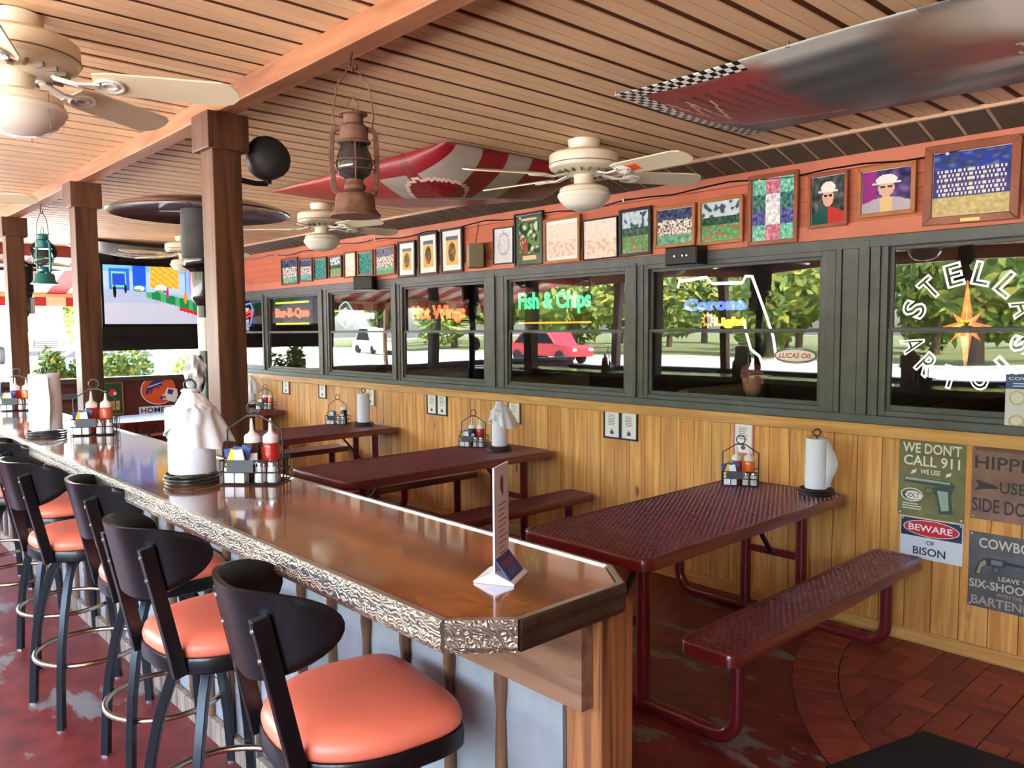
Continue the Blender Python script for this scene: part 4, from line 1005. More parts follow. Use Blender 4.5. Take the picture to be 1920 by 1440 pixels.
for (a, t_, b, d, kind, bw, mw, pic, lb) in pics:
    yw = W-.026; mx_ = (a+b)/2
    c0 = at(a, (t_+d)/2, 1, yw); c1 = at(b, (t_+d)/2, 1, yw); up = at(mx_, t_, 1, yw); dn = at(mx_, d, 1, yw)
    w_, h_ = c1.x-c0.x, up.z-dn.z; x0, z0 = c0.x, dn.z
    z0 = max(z0, 2.124); seed += 1; tl = random.uniform(-.9, .9)
    t = thing('picture_frame', lb, 'picture', (x0, W-.009, z0), 0, 'framed pictures on the red wall')
    t.rotation_euler = (0, R(tl), 0)
    mb = MB()
    for poly in ([(0, 0), (w_, 0), (w_-bw, bw), (bw, bw)], [(w_, 0), (w_, h_), (w_-bw, h_-bw), (w_-bw, bw)], [(w_, h_), (0, h_), (bw, h_-bw), (w_-bw, h_-bw)], [(0, h_), (0, 0), (bw, bw), (bw, h_-bw)]):
        MB().prism(poly, -.022, 0, lambda p, q, e: (p, e, q)).build('frame_bar', fw[kind], t, bevel=.004)
    MB().box(bw-.002, w_-bw+.002, -.008, -.001, bw-.002, h_-bw+.002).build('mat', matw, t)
    i_ = bw+mw+.002; fnp = pc(pic, seed)
    mb = MB(); field(mb, lambda u, v: (i_+(w_-2*i_)*u, -.0088, i_+(h_-2*i_)*v), fnp, 40, 44); mb.build('photo', photo, t)
    if pic == 'team' and w_ > .4: MB().box(w_*.42, w_*.62, -.0235, -.021, .008, .024).build('name_plate', paint('brass_plate', (206, 176, 110), .3, metal=.8), t)
# cable along the top of the wall with clips
pts = []
for k in range(0, 61):
    x = XR-.2-(XR-.4-XE)*k/60; pts.append((x, W-.014, 2.50+.012*math.sin(k*1.7)+.008*math.sin(k*.6)))
cbl = thing('wall_cable', 'dark cable clipped along the top of the red wall', 'cable', (0, 0, 0))
MB().tube(pts, .005, 6).build('cable', blk2, cbl, 60)
for k in range(2, 60, 5):
    p_ = pts[k]; MB().box(p_[0]-.008, p_[0]+.008, W-.022, W-.004, p_[2]-.009, p_[2]+.009).build('clip', paint('clip_white', (220, 214, 206), .5), cbl)
# ================================================================ WALL SPEAKERS
def wall_speaker(px, py, w_, h_, d_, lb, mat, tilt=0, studs=False):
    c = at(px, py, 1, W-.03-d_/2)
    t = thing('wall_speaker', lb, 'speaker', (c.x, W-.010-d_/2, c.z))
    t.rotation_euler = (0, 0, R(tilt))
    b = MB().box(-w_/2, w_/2, -d_/2, d_/2, -h_/2, h_/2).build('cabinet', mat, t, bevel=.006)
    MB().box(-w_/2+.006, w_/2-.006, -d_/2-.004, -d_/2+.002, -h_/2+.006, h_/2-.006).build('grille', blk2 if mat is not tanw else tang, t, bevel=.003)
    MB().box(-.02, .02, d_/2-.02, d_/2+.01, -.02, .02).build('bracket', blk2, t)
    if mat is tanw:
        for x in (-.05, .05): MB().tube([(x, 0, h_/2), (x*.8, .03, 2.50-c.z)], .0016, 4).build('hang_wire', blk2, t)
    if studs:
        for x in (-.04, .02, .05): MB().lathe([(.009, 0), (.007, .006), (.001, .007)], 10, (x, -d_/2-.004, 0), M=Matrix.Rotation(R(90), 3, 'X')).build('knob', screw, t, 40)
    return t
tanw = paint('tan_cabinet', (132, 118, 88), .6); tang = paint('tan_grille', (176, 162, 132), .7, noise=.3, nscale=60)
wall_speaker(683, 531, .20, .13, .14, 'small black wall speaker at the left window tops', black, 30)
wall_speaker(1283, 480, .235, .115, .12, 'black wall speaker with knobs above the beer neon', black, 0, True)
wall_speaker(888, 480, .17, .19, .12, 'tan wedge speaker hung between the pictures by two wires', tanw, -35)
# ================================================================ NEON SIGNS inside the windows
def neon(name, rgb, s):
    return paint('neon_'+name, rgb, .3, emit=s*.13)
NR, NG, NY, NW, NB, NT = neon('orange', (255, 110, 60), .9), neon('green', (90, 255, 170), .75), neon('yellow', (255, 224, 60), .8), neon('white', (250, 248, 255), 1.0), neon('blue', (96, 130, 255), .9), neon('teal', (110, 220, 240), .75)
NRED = neon('red', (255, 50, 50), .8); NAM = neon('amber', (255, 170, 60), .9)
YN = W+.085
wire = paint('neon_wire', (40, 40, 44), .5)
plexi = pane_glass('sign_plexi', .02, (.86, .86, .86, 1))
def wq(px, py, y=None):
    p = at(px, py, 1, YN if y is None else y); return p.x, p.z
def neon_text(t, parent, body, x0, z0, w_, h_, mat, r=.004, **k):
    vs, fs = fit_text(body, w_, h_, outline=True, bevel=r/ (h_/.73), **k) if False else fit_text(body, w_, h_, outline=True, bevel=r*1.3/h_, **k)
    mb = MB(); mb.add([(x0+v.x, YN+v.z*h_, z0+v.y) for v in vs], fs); return mb.build(t, mat, parent, 60)
def tubeline(name, parent, pts, mat, r=.005, closed=False):
    return MB().tube([(x, YN, z) for x, z in pts], r, 6, closed=closed, up=(0, 1, 0)).build(name, mat, parent, 60)
def sign(name, lb, px0, py0, px1, py1, backing=True):
    x0, z1 = wq(px0, py0); x1, z0 = wq(px1, py1)
    t = thing(name, lb, 'neon sign', (0, 0, 0), 0, 'neon signs in the windows')
    if backing:
        MB().box(x0-.02, x1+.02, YN+.02, YN+.024, z0-.03, z1+.03).build('clear_panel', plexi, t)
    for x in (x0+.05, x1-.05): MB().tube([(x, YN+.022, z1+.03 if backing else z1), (x, YN+.022, 2.13)], .0015, 4).build('hang_wire', wire, t)
    return t, x0, x1, z0, z1
# Fish & Chips
t, x0, x1, z0, z1 = sign('neon_sign', 'green neon reading Fish & Chips over an orange bar', 972, 545, 1108, 618)
_, zt = wq(1040, 545); _, zb = wq(1040, 588)
neon_text('lettering', t, 'Fish & Chips', x0, zb, x1-x0, zt-zb, NG, .005)
_, zz = wq(1040, 605); tubeline('underline', t, [(x0, zz), (x1, zz)], NAM, .007)
# Hot Wings
t, x0, x1, z0, z1 = sign('neon_sign', 'orange neon reading Hot Wings', 772, 572, 873, 612)
_, zt = wq(820, 572); _, zb = wq(820, 606)
neon_text('lettering', t, 'Hot Wings', x0, zb, x1-x0, zt-zb, NR, .006)
# chips with teal bird
t, x0, x1, z0, z1 = sign('neon_sign', 'teal outline neon with white lettering Chips', 632, 572, 702, 612)
cx, cz = wq(648, 590); 
tubeline('figure', t, [(cx+.13*math.cos(a*.35)*(1+.15*math.sin(a*2)), cz+.13*math.sin(a*.35)) for a in range(18)], NT, .007, True)
tubeline('figure_detail', t, [(cx-.06, cz+.04), (cx, cz+.07), (cx+.06, cz+.03), (cx+.02, cz-.02), (cx-.05, cz-.03), (cx-.06, cz-.10), (cx, cz-.14)], NT, .006)
xa, za = wq(672, 599); xb, zb = wq(702, 586); neon_text('lettering', t, 'CHIPS', xa, za, xb-xa, zb-za, NW, .005)
# Bar-B-Que
t, x0, x1, z0, z1 = sign('neon_sign', 'red neon reading Bar-B-Que between two yellow bars', 516, 562, 581, 612)
_, zt = wq(548, 577); _, zb = wq(548, 598); neon_text('lettering', t, 'Bar-B-Que', x0, zb, x1-x0, zt-zb, NR, .007)
for py in (567, 607):
    _, zz = wq(548, py); tubeline('bar_tube', t, [(x0+.02, zz), (x1-.02, zz)], NY, .011)
# beer sign behind the post
t, x0, x1, z0, z1 = sign('neon_sign', 'red and blue neon sign half hidden behind the thick post', 452, 565, 474, 615)
xm, zm_ = wq(462, 590)
tubeline('red_flash', t, [(xm-.2, zm_-.03), (xm+.16, zm_+.05), (xm+.13, zm_-.01), (xm-.2, zm_-.07)], NRED, .009, True)
tubeline('blue_frame', t, [(xm-.2, zm_-.12), (xm+.1, zm_-.14), (xm+.14, zm_-.06), (xm+.2, zm_+.06), (xm+.12, zm_+.14), (xm-.2, zm_+.11)], NB, .008)
# beer neon with the map outline
t, x0, x1, z0, z1 = sign('neon_sign', 'white map outline neon with blue Corona and yellow Light lettering', 1270, 515, 1440, 700, False)
fl_px = [(1271, 540), (1274, 527), (1325, 520), (1336, 532), (1392, 530), (1398, 518), (1410, 518), (1420, 545), (1436, 590), (1450, 632), (1455, 668), (1448, 690), (1432, 690), (1424, 668), (1408, 655), (1398, 620), (1396, 600)]
tubeline('map_outline', t, [wq(*q) for q in fl_px], NW, .009)
xa, za = wq(1282, 584); xb, zb = wq(1400, 556); neon_text('lettering', t, 'Corona', xa, za, xb-xa, zb-za, NB, .005)
xa, za = wq(1338, 616); xb, zb = wq(1400, 593); neon_text('lettering', t, 'Light', xa, za, xb-xa, zb-za, NY, .005)
sx, sz = wq(1327, 600); tubeline('sun', t, [(sx+(.045 if i % 2 else .026)*math.cos(2*PI*i/20), sz+(.045 if i % 2 else .026)*math.sin(2*PI*i/20)) for i in range(20)], NAM, .004, True)
# Stella Artois
t, x0, x1, z0, z1 = sign('neon_sign', 'white neon reading STELLA ARTOIS around an orange star', 1712, 510, 1916, 712, False)
cx, cz = wq(1812, 612)
def arc_text(s, rad, a0, a1, hgt, flip):
    mb = MB()
    for i, ch in enumerate(s):
        a = R(a0+(a1-a0)*i/(len(s)-1)); vs, fs, w_, h_ = text_mesh(ch, outline=True, bevel=.032, fat=.025)
        wd = hgt*.72 if ch != 'I' else hgt*.34
        for (q, v) in enumerate(vs): pass
        ang = a-PI/2 if not flip else a+PI/2
        M = Matrix.Rotation(ang, 3, 'Z')
        pv = []
        for v in vs:
            p = M @ Vector(((v.x/w_-.5)*wd, (v.y/h_-.5)*hgt, 0)); pv.append((cx+rad*math.cos(a)+p.x, YN+v.z*hgt*.35, cz+rad*math.sin(a)+p.y))
        mb.add(pv, fs)
    return mb
arc_text('STELLA', .265, 160, 20, .12, False).build('upper_lettering', NW, t, 60)
arc_text('ARTOIS', .265, 200, 340, .12, True).build('lower_lettering', NW, t, 60)
sp8 = []
for i in range(16):
    r_ = .035 if i % 2 else (.21 if i in (4, 12) else (.105 if i % 4 == 0 else .085)); a = 2*PI*i/16
    sp8.append((cx+r_*math.cos(a)*.9, cz+.0+r_*math.sin(a)))
tubeline('star', t, sp8, NR, .008, True)
tubeline('star_core', t, [(cx+(x_-cx)*.55, cz+(z_-cz)*.7) for x_, z_ in sp8], NAM, .006, True)
# ================================================================ STICKERS AND POSTERS ON THE GLASS
xa, za = wq(1450, 681, W+.016); xb, zb = wq(1530, 652, W+.016); cx, cz = (xa+xb)/2, (za+zb)/2; w_, h_ = (xb-xa)/2, (zb-za)/2
st = thing('window_sticker', 'oval grey and red LUCAS OIL sticker on the window', 'sticker', (cx, W+.0255, cz))
MB().prism([(w_*math.cos(2*PI*i/36), h_*math.sin(2*PI*i/36)) for i in range(36)], -.0006, 0, lambda a, b, d: (a, d, b)).build('vinyl', paint('vinyl_grey', (96, 98, 104), .4), st)
Art().ell(0, 0, w_*.94, h_*.72, (240, 238, 236)).text('LUCAS OIL', -w_*.78, -h_*.32, w_*1.56, h_*.62, (206, 34, 44), shear=.25).text('WORLD SERIES', -w_*.42, h_*.76, w_*.84, h_*.14, (236, 236, 236)).text('OFF-ROAD RACING', -w_*.45, -h_*.92, w_*.9, h_*.14, (236, 236, 236)).build('print', st, WALLM(0, 0, -.0007))
xa, zb = wq(1884, 702, W-.02); _, za = wq(1884, 806, W-.02)
ps = thing('notice_poster', 'blue headed COVER YOUR notice at the right edge of the last window', 'poster', (xa, W+.0015, za))
hh = zb-za
MB().box(0, .30, -.002, -.0005, 0, hh).build('sheet', paint('poster_white', (222, 226, 232), .5), ps)
A = Art(); A.rect(0, hh*.74, .30, hh*.26, (56, 84, 150)).text('COVER YOUR', .012, hh*.90, .22, hh*.055, (240, 244, 250)).lines(.03, hh*.83, .16, 2, hh*.045, hh*.018, (210, 220, 240))
A.ell(.05, hh*.58, .035, .035, (204, 200, 150)).ell(.05, hh*.58, .026, .026, (226, 228, 226)).ell(.05, hh*.16, .035, .03, (204, 190, 150)).ell(.05, hh*.17, .024, .02, (230, 226, 216))
A.lines(.11, hh*.62, .16, 4, hh*.035, hh*.012, (120, 130, 150)).lines(.11, hh*.22, .16, 4, hh*.035, hh*.012, (120, 130, 150)).build('print', ps, WALLM(0, 0, -.0021))
# ================================================================ TIN SIGNS ON THE PINE WALL
YP = W+.010
def tin_sign(px0, py0, px1, py1, name, lb, col, cy_top=None):
    c = at(px0, py0, 1, YP); d = at(px0, py1, 1, YP); e = at(px1, py0 if cy_top is None else cy_top, 1, YP)
    w_ = e.x-c.x; h_ = c.z-d.z
    t = thing(name, lb, 'sign', (c.x, YP, d.z))
    MB().box(0, w_, -.002, 0, 0, h_).build('plate', col, t, bevel=.0008)
    for x in (.012, w_-.012):
        for z in (.012, h_-.012): MB().lathe([(.005, 0), (.004, .002), (.001, .003)], 8, (x, -.002, z), M=Matrix.Rotation(R(90), 3, 'X')).build('nail', screw, t)
    return t, w_, h_
t, w_, h_ = tin_sign(1687, 816, 1813, 963, 'tin_sign', 'green tin sign reading WE DON\'T CALL 911 with a pistol', paint('tin_green', (116, 112, 66), .5, noise=.3, nscale=14))
cr = (226, 226, 212); gm = (150, 168, 150); gd_ = (62, 74, 62)
A = Art().text("WE DON'T", w_*.06, h_*.80, w_*.88, h_*.13, cr).text('CALL 911', w_*.08, h_*.64, w_*.84, h_*.13, cr).text('WE USE', w_*.34, h_*.545, w_*.30, h_*.06, cr)
for sx_ in (.24, .76): A.ell(w_*sx_, h_*.565, w_*.035, h_*.018, cr).poly([(w_*(sx_-.05), h_*.54), (w_*(sx_+.03), h_*.60), (w_*(sx_+.045), h_*.585), (w_*(sx_-.03), h_*.53)], cr)
A.poly([(w_*.10, h_*.50), (w_*.80, h_*.485), (w_*.86, h_*.44), (w_*.84, h_*.40), (w_*.10, h_*.425)], gd_).poly([(w_*.11, h_*.49), (w_*.79, h_*.475), (w_*.79, h_*.45), (w_*.11, h_*.455)], gm)
A.poly([(w_*.54, h_*.40), (w_*.84, h_*.41), (w_*.82, h_*.36), (w_*.80, h_*.30), (w_*.84, h_*.09), (w_*.64, h_*.07), (w_*.60, h_*.26), (w_*.55, h_*.33)], gd_).poly([(w_*.60, h_*.36), (w_*.76, h_*.36), (w_*.78, h_*.13), (w_*.67, h_*.11)], gm)
A.ell(w_*.48, h_*.345, w_*.075, h_*.05, gd_).ell(w_*.48, h_*.345, w_*.055, h_*.034, (116, 112, 66))
A.ell(w_*.22, h_*.27, w_*.17, h_*.085, cr).ell(w_*.22, h_*.27, w_*.155, h_*.072, (92, 98, 66)).ell(w_*.24, h_*.265, w_*.13, h_*.055, cr).text('OLT', w_*.17, h_*.235, w_*.17, h_*.06, (70, 76, 56)).ell(w_*.13, h_*.265, w_*.035, h_*.035, (70, 76, 56)).ell(w_*.14, h_*.265, w_*.02, h_*.022, cr)
A.lines(w_*.08, h_*.15, w_*.30, 3, h_*.03, h_*.014, (206, 206, 180)).build('print', t, WALLM(0, 0, -.0021))
t, w_, h_ = tin_sign(1689, 965, 1807, 1040, 'tin_sign', 'white and red sign reading BEWARE OF BISON', paint('tin_white', (216, 222, 226), .4), 978)
A = Art().rect(w_*.015, h_*.54, w_*.97, h_*.44, (30, 48, 66)).ell(w_*.5, h_*.76, w_*.45, h_*.20, (240, 236, 236)).ell(w_*.5, h_*.76, w_*.435, h_*.185, (206, 32, 46)).text('BEWARE', w_*.14, h_*.68, w_*.70, h_*.16, (244, 240, 240))
A.text('OF', w_*.43, h_*.36, w_*.13, h_*.11, (60, 66, 70)).text('BISON', w_*.22, h_*.10, w_*.52, h_*.19, (40, 44, 50)).build('print', t, WALLM(0, 0, -.0021))
t, w_, h_ = tin_sign(1824, 828, 1980, 971, 'tin_sign', 'rusty brown tin sign reading HIPPIES USE SIDE DOOR', paint('tin_brown', (136, 100, 82), .6, noise=.35, nscale=9), 838)
dkt = (52, 44, 44)
A = Art().rect(w_*.04, h_*.90, w_*.92, h_*.05, (104, 66, 62)).text('HIPPIES', w_*.04, h_*.66, w_*.90, h_*.17, dkt).text('USE', w_*.36, h_*.37, w_*.32, h_*.15, dkt).text('SIDE DOOR', w_*.02, h_*.10, w_*.94, h_*.18, dkt)
A.poly([(w_*.04, h_*.52), (w_*.18, h_*.49), (w_*.34, h_*.455), (w_*.34, h_*.42), (w_*.18, h_*.405), (w_*.04, h_*.37), (w_*.10, h_*.445)], dkt).poly([(w_*.72, h_*.46), (w_*.94, h_*.445), (w_*.72, h_*.43)], dkt).build('print', t, WALLM(0, 0, -.0021))
t, w_, h_ = tin_sign(1818, 994, 1985, 1134, 'tin_sign', 'grey tin sign reading COWBOYS LEAVE YOUR SIX-SHOOTERS with a revolver', paint('tin_grey', (92, 90, 88), .55, noise=.35, nscale=10), 1005)
cr = (206, 196, 170)
A = Art().text('COWBOYS', w_*.12, h_*.80, w_*.76, h_*.13, cr).text('LEAVE YOUR', w_*.36, h_*.40, w_*.52, h_*.06, cr).text('SIX-SHOOTERS', w_*.02, h_*.26, w_*.95, h_*.11, cr).text('WITH THE', w_*.34, h_*.185, w_*.30, h_*.05, (170, 150, 124)).text('BARTENDER', w_*.05, h_*.04, w_*.90, h_*.115, (176, 158, 138))
A.poly([(w_*.09, h_*.44), (w_*.07, h_*.47), (w_*.12, h_*.60), (w_*.20, h_*.68), (w_*.27, h_*.66), (w_*.26, h_*.58), (w_*.18, h_*.56), (w_*.16, h_*.44)], (56, 54, 50)).poly([(w_*.10, h_*.455), (w_*.14, h_*.60), (w_*.20, h_*.65), (w_*.22, h_*.59), (w_*.16, h_*.54), (w_*.145, h_*.45)], (150, 146, 110))
A.rect(w_*.24, h_*.58, w_*.20, h_*.10, (52, 52, 54)).rect(w_*.27, h_*.60, w_*.13, h_*.06, (120, 120, 122)).poly([(w_*.44, h_*.665), (w_*.85, h_*.645), (w_*.85, h_*.62), (w_*.44, h_*.62)], (46, 46, 48)).ell(w_*.33, h_*.535, w_*.05, h_*.05, (50, 50, 52)).ell(w_*.33, h_*.535, w_*.036, h_*.036, (96, 94, 92)).build('print', t, WALLM(0, 0, -.0021))
# ================================================================ SMALL FRAMED NOTICES
def notice(px0, py0, px1, py1, lb, fr, dbl=False):
    c = at(px0, py0, 1, YP); d = at(px0, py1, 1, YP); e = at(px1, py0, 1, YP); w_, h_ = e.x-c.x, c.z-d.z
    t = thing('framed_notice', lb, 'notice', (c.x, YP, d.z), 0, 'small framed notices on the pine wall'); n_ = 2 if dbl else 1
    for k in range(n_):
        x0 = w_/n_*k; ww = w_/n_; b_ = .012
        for poly in ([(0, 0), (ww, 0), (ww-b_, b_), (b_, b_)], [(ww, 0), (ww, h_), (ww-b_, h_-b_), (ww-b_, b_)], [(ww, h_), (0, h_), (b_, h_-b_), (ww-b_, h_-b_)], [(0, h_), (0, 0), (b_, b_), (b_, h_-b_)]):
            MB().prism([(x0+p, q) for p, q in poly], -.012, 0, lambda p, q, e_: (p, e_, q)).build('frame_bar', fr, t, bevel=.002)
        MB().box(x0+b_-.001, x0+ww-b_+.001, -.006, -.001, b_-.001, h_-b_+.001).build('sheet', matw, t)
        A = Art().lines(x0+ww*.28, h_*.80, ww*.44, 7, h_*.055, h_*.02, (110, 110, 116)).ell(x0+ww*.5, h_*.22, ww*.11, h_*.07, (70, 74, 84)).poly([(x0+ww*.42, h_*.20), (x0+ww*.5, h_*.36), (x0+ww*.56, h_*.22)], (84, 90, 100))
        A.build('print', t, WALLM(0, 0, -.0061))
fbk = fw['black']
notice(1376, 789, 1415, 850, 'framed notice with pink border above the nearest table', paint('frame_pink', (206, 120, 110), .5))
notice(1133, 767, 1197, 820, 'pair of dark framed notices between the two nearest tables', fbk, True)
notice(953, 748, 977, 793, 'grey framed notice behind the draped towel roll on the second table', paint('frame_grey', (96, 98, 96), .5))
notice(801, 735, 839, 776, 'pair of dark framed notices left of the second table', fbk, True)
notice(687, 723, 703, 760, 'pale green framed notice right of the third table towel roll', paint('frame_sage', (150, 160, 136), .5))
notice(598, 713, 612, 746, 'narrow dark framed notice left of the third table caddy', fbk)
notice(530, 709, 543, 738, 'narrow brown framed notice above the farthest table corner', fw['brown'])
notice(458, 703, 468, 731, 'narrow framed notice just right of the thick post', fw['brown'])
# ================================================================ CADDIES, BOTTLES, PAPER TOWELS
wirem = paint('caddy_wire', (30, 28, 28), .35, coat=.2); plate = paint('caddy_plate', (62, 64, 66), .45)
capw = paint('cap_white', (232, 228, 220), .4)
ketch = paint('ketchup', (176, 34, 30), .25, coat=.4); bbq = paint('bbq_sauce', (66, 30, 28), .25, coat=.4); hot = paint('hot_sauce', (226, 108, 44), .25, coat=.4); must = paint('buffalo', (214, 96, 62), .25, coat=.4)
saltg = paint('shaker_glass', (206, 204, 200), .15, coat=.6); chrome = paint('chrome', (210, 210, 212), .12, metal=1)
pk = {'blue': paint('packet_blue', (60, 84, 150), .5), 'yellow': paint('packet_yellow', (250, 206, 50), .5), 'white': paint('packet_white', (232, 234, 238), .5)}
def box_wires(mb, x0, x1, y0, y1, zs, r):
    for z in zs: mb.tube([(x0, y0, z), (x1, y0, z), (x1, y1, z), (x0, y1, z)], r, 5, closed=True, up=(0, 0, 1))
def caddy_mesh():
    parts = {}
    mb = MB(); box_wires(mb, -.10, .10, -.065, .065, (.004, .045, .085), .0025)
    for x in (-.10, -.05, 0, .05, .10):
        for y in (-.065, .065): mb.tube([(x, y, .004), (x, y, .085)], .0022, 5)
    for y in (-.03, .0, .03): mb.tube([(-.10, y, .004), (.10, y, .004)], .0022, 5)
    for x in (-.10, .10):
        for y in (-.03, .03): mb.tube([(x, y, .004), (x, y, .085)], .0022, 5)
    mb.tube([(0, -.065, .045), (0, .065, .045)], .0022, 5)
    parts['basket'] = mb.mesh('basket', wirem, 60)
    h = MB().tube([(-.10, 0, .004), (-.10, 0, .185), (-.025, 0, .235), (.025, 0, .235), (.10, 0, .185), (.10, 0, .004)], .0032, 6, up=(0, 1, 0))
    h.tube([(.024*math.cos(2*PI*i/18), 0, .262+.024*math.sin(2*PI*i/18)) for i in range(18)], .003, 6, closed=True, up=(0, 1, 0))
    parts['handle'] = h.mesh('handle', wirem, 60)
    return parts
CP = caddy_mesh()
plm = MB().box(-.075, .02, -.0685, -.0665, .045, .088).mesh('front_plate', plate)
botm = {}
def bottle_meshes(m):
    body = MB().lathe([(.001, .0), (.030, .0), (.032, .006), (.032, .115), (.029, .128), (.026, .132)], 18).mesh('body', m, 40)
    cap = MB().lathe([(.0275, .130), (.0275, .152), (.020, .160), (.012, .164), (.008, .172), (.0035, .215), (.001, .216)], 16).mesh('cap', capw, 40)
    lab = MB().lathe([(.0325, .04), (.0325, .09)], 18, cap=False).mesh('label_band', m, 40)
    return body, cap
for nm, m in (('ketchup', ketch), ('bbq', bbq), ('hot', hot), ('must', must)): botm[nm] = bottle_meshes(m)
shk = (MB().lathe([(.001, 0), (.019, 0), (.021, .004), (.018, .05), (.017, .058)], 12).mesh('glass_body', saltg, 40), MB().lathe([(.018, .056), (.0185, .068), (.012, .078), (.001, .080)], 12).mesh('lid', chrome, 40))
pkm = {k: MB().box(-.018, .018, -.0035, .0035, 0, .062).mesh('sugar_packet', m) for k, m in pk.items()}
jel = MB().box(-.035, .035, -.022, .022, 0, .052).mesh('creamer_box', pk['white'])
badge = MB().box(-.02, .02, -.0332, -.0325, .055, .095).mesh('brand_label', paint('label_light', (214, 214, 210), .5))
def put(kind, M, lx, ly, lz, rz, lb, tilt=0, wh=None):
    L = M @ Matrix.Translation((lx, ly, lz)) @ Matrix.Rotation(rz, 4, 'Z') @ Matrix.Rotation(tilt, 4, 'Y')
    if kind in botm:
        t = thing('squeeze_bottle', lb, 'bottle', group='squeeze bottles in caddies'); t.matrix_world = L
        b = clone(botm[kind][0], 'body', t, (0, 0, 0)); clone(botm[kind][1], 'cap', t, (0, 0, 0))
        if kind == 'bbq': clone(badge, 'brand_label', b, (0, 0, 0))
    elif kind == 'shaker':
        t = thing('shaker', lb, 'shaker', group='salt and pepper shakers'); t.matrix_world = L
        clone(shk[0], 'glass_body', t, (0, 0, 0)); clone(shk[1], 'lid', t, (0, 0, 0))
    elif kind == 'box':
        t = clone(jel, 'napkin_pack', None, (0, 0, 0)); t.matrix_world = L; tag(t, lb, 'pack', 'white packs in caddies')
    else:
        t = clone(pkm[kind], 'sugar_packet', None, (0, 0, 0)); t.matrix_world = L; tag(t, lb, 'packet', 'sugar packets in caddies')
def caddy(x, y, z, rz, where, bots=('ketchup', 'bbq'), s=1.0, full=True):
    t = thing('condiment_caddy', 'black wire condiment caddy with looped handle '+where, 'caddy', (x, y, z), rz, 'wire condiment caddies')
    clone(CP['basket'], 'basket', t, (0, 0, 0)); clone(CP['handle'], 'handle', t, (0, 0, 0)); clone(plm, 'front_plate', t, (0, 0, 0))
    M = Matrix.Translation((x, y, z)) @ Matrix.Rotation(rz, 4, 'Z')
    nm = {'ketchup': 'red ketchup', 'bbq': 'dark barbecue sauce', 'hot': 'orange hot sauce', 'must': 'pinkish buffalo sauce'}
    for k, b in enumerate(bots): put(b, M, (.045, -.024)[k % 2] if len(bots) < 3 else (.062, -.005, -.06)[k], .032, .0066, .3*k, nm[b]+' squeeze bottle in the caddy '+where)
    put('shaker', M, .075, -.03, .0066, 0, 'glass pepper shaker in the caddy '+where) 
    put('shaker', M, .032, -.035, .0066, 0, 'glass salt shaker in the caddy '+where)
    put('box', M, -.053, -.036, .0066, 0, 'white packet stack standing in the caddy '+where)
    for k in range(3): put('blue', M, -.08+.018*k, -.008-.002*k, .0588+.006*k, .25-.2*k, 'blue sweetener packet sticking up in the caddy '+where, .28*(k-1)+.1)
    put('yellow', M, -.074, -.0400, .0588, .2, 'yellow sweetener packet in the caddy '+where, .35); put('white', M, -.034, -.040, .0588, -.1, 'white sugar packet in the caddy '+where, -.2)
coilm = MB()
for z, r in ((.005, .088), (.017, .092), (.029, .088)): coilm.tube([(r*math.cos(2*PI*i/30), r*math.sin(2*PI*i/30), z) for i in range(30)], .0048, 6, closed=True, up=(0, 0, 1))
for a in (0, PI/2, PI, 1.5*PI): coilm.tube([(0, 0, .005), (.088*math.cos(a), .088*math.sin(a), .005)], .004, 5)
coilm = coilm.mesh('wire_base', wirem, 60)
rodm = MB().tube([(0, 0, .004), (0, 0, .318)], .004, 6).tube([(.019*math.cos(2*PI*i/18), 0, .337+.019*math.sin(2*PI*i/18)) for i in range(18)], .0035, 6, closed=True, up=(0, 1, 0)).mesh('rod', wirem, 60)
paper = paint('paper_towel', (228, 230, 234), .85, bump=.25, bscale=140)
def towel(x, y, z, rz, where, r=.066, h=.275, sheet=None, s=1.0):
    t = thing('towel_holder', 'black wire paper towel stand '+where, 'towel holder', (x, y, z), rz, 'wire towel stands'); t.scale = (s, s, s)
    clone(coilm, 'wire_base', t, (0, 0, 0)); clone(rodm, 'rod', t, (0, 0, 0))
    q = thing('paper_towel_roll', ('draped ' if sheet else 'plain ')+'white paper towel roll on the stand '+where, 'paper towel', (x, y, z+.036*s), rz, 'paper towel rolls'); q.scale = (s, s, s)
    MB().lathe([(.0215, 0), (r*.97, 0), (r, .004), (r*.985, h*.5), (r*.95, h-.004), (r*.92, h), (.0215, h)], 30, cap=False).lathe([(.0215, 0), (.0215, h)], 16, cap=False).build('roll', paper, q, 40)
    def flap(u, v):      # loose end of the sheet leaving the roll
        a = -.9+.5*u; rr = r*1.01+.035*u*math.sin(PI*v)**2+.012*u
        return (rr*math.cos(a), rr*math.sin(a), .01+(h-.02)*v)
    if sheet == 'flap': MB().grid(flap, 10, 12).build('loose_sheet', paper, q, 60)
    if sheet == 'drape':
        def dr(u, v):
            a = 2*PI*u; fold = .010*math.sin(9*a)+.006*math.sin(5*a+1); k = v
            side = max(0, math.cos(a))        # hangs further out on one side
            rad = .014+(.064+.050*side)*k**.75+fold*k*1.2
            zz = h+.058-.005*math.sin(9*a)-(.145+.055*side-.02*math.cos(3*a))*k**1.3
            if k < .22: rad = .020+.010*math.sin(k/.22*PI)-.004*math.sin(7*a)*k; zz = h+.065-.05*k/.22*.35
            rad = max(rad, (r+.004+.003*math.sin(11*a)) if zz < h else rad)
            return (rad*math.cos(a), rad*math.sin(a), zz)
        MB().grid(dr, 72, 22, cu=True).build('draped_sheet', paper, q, 80)
    return t
zb_ = ZB+.0005
B = lambda px, py: at(px, py, 2, ZB)
p_ = B(362, 903); towel(p_.x, p_.y, zb_, R(55), 'at the middle of the bar', .078, .225, 'drape', 1.02)
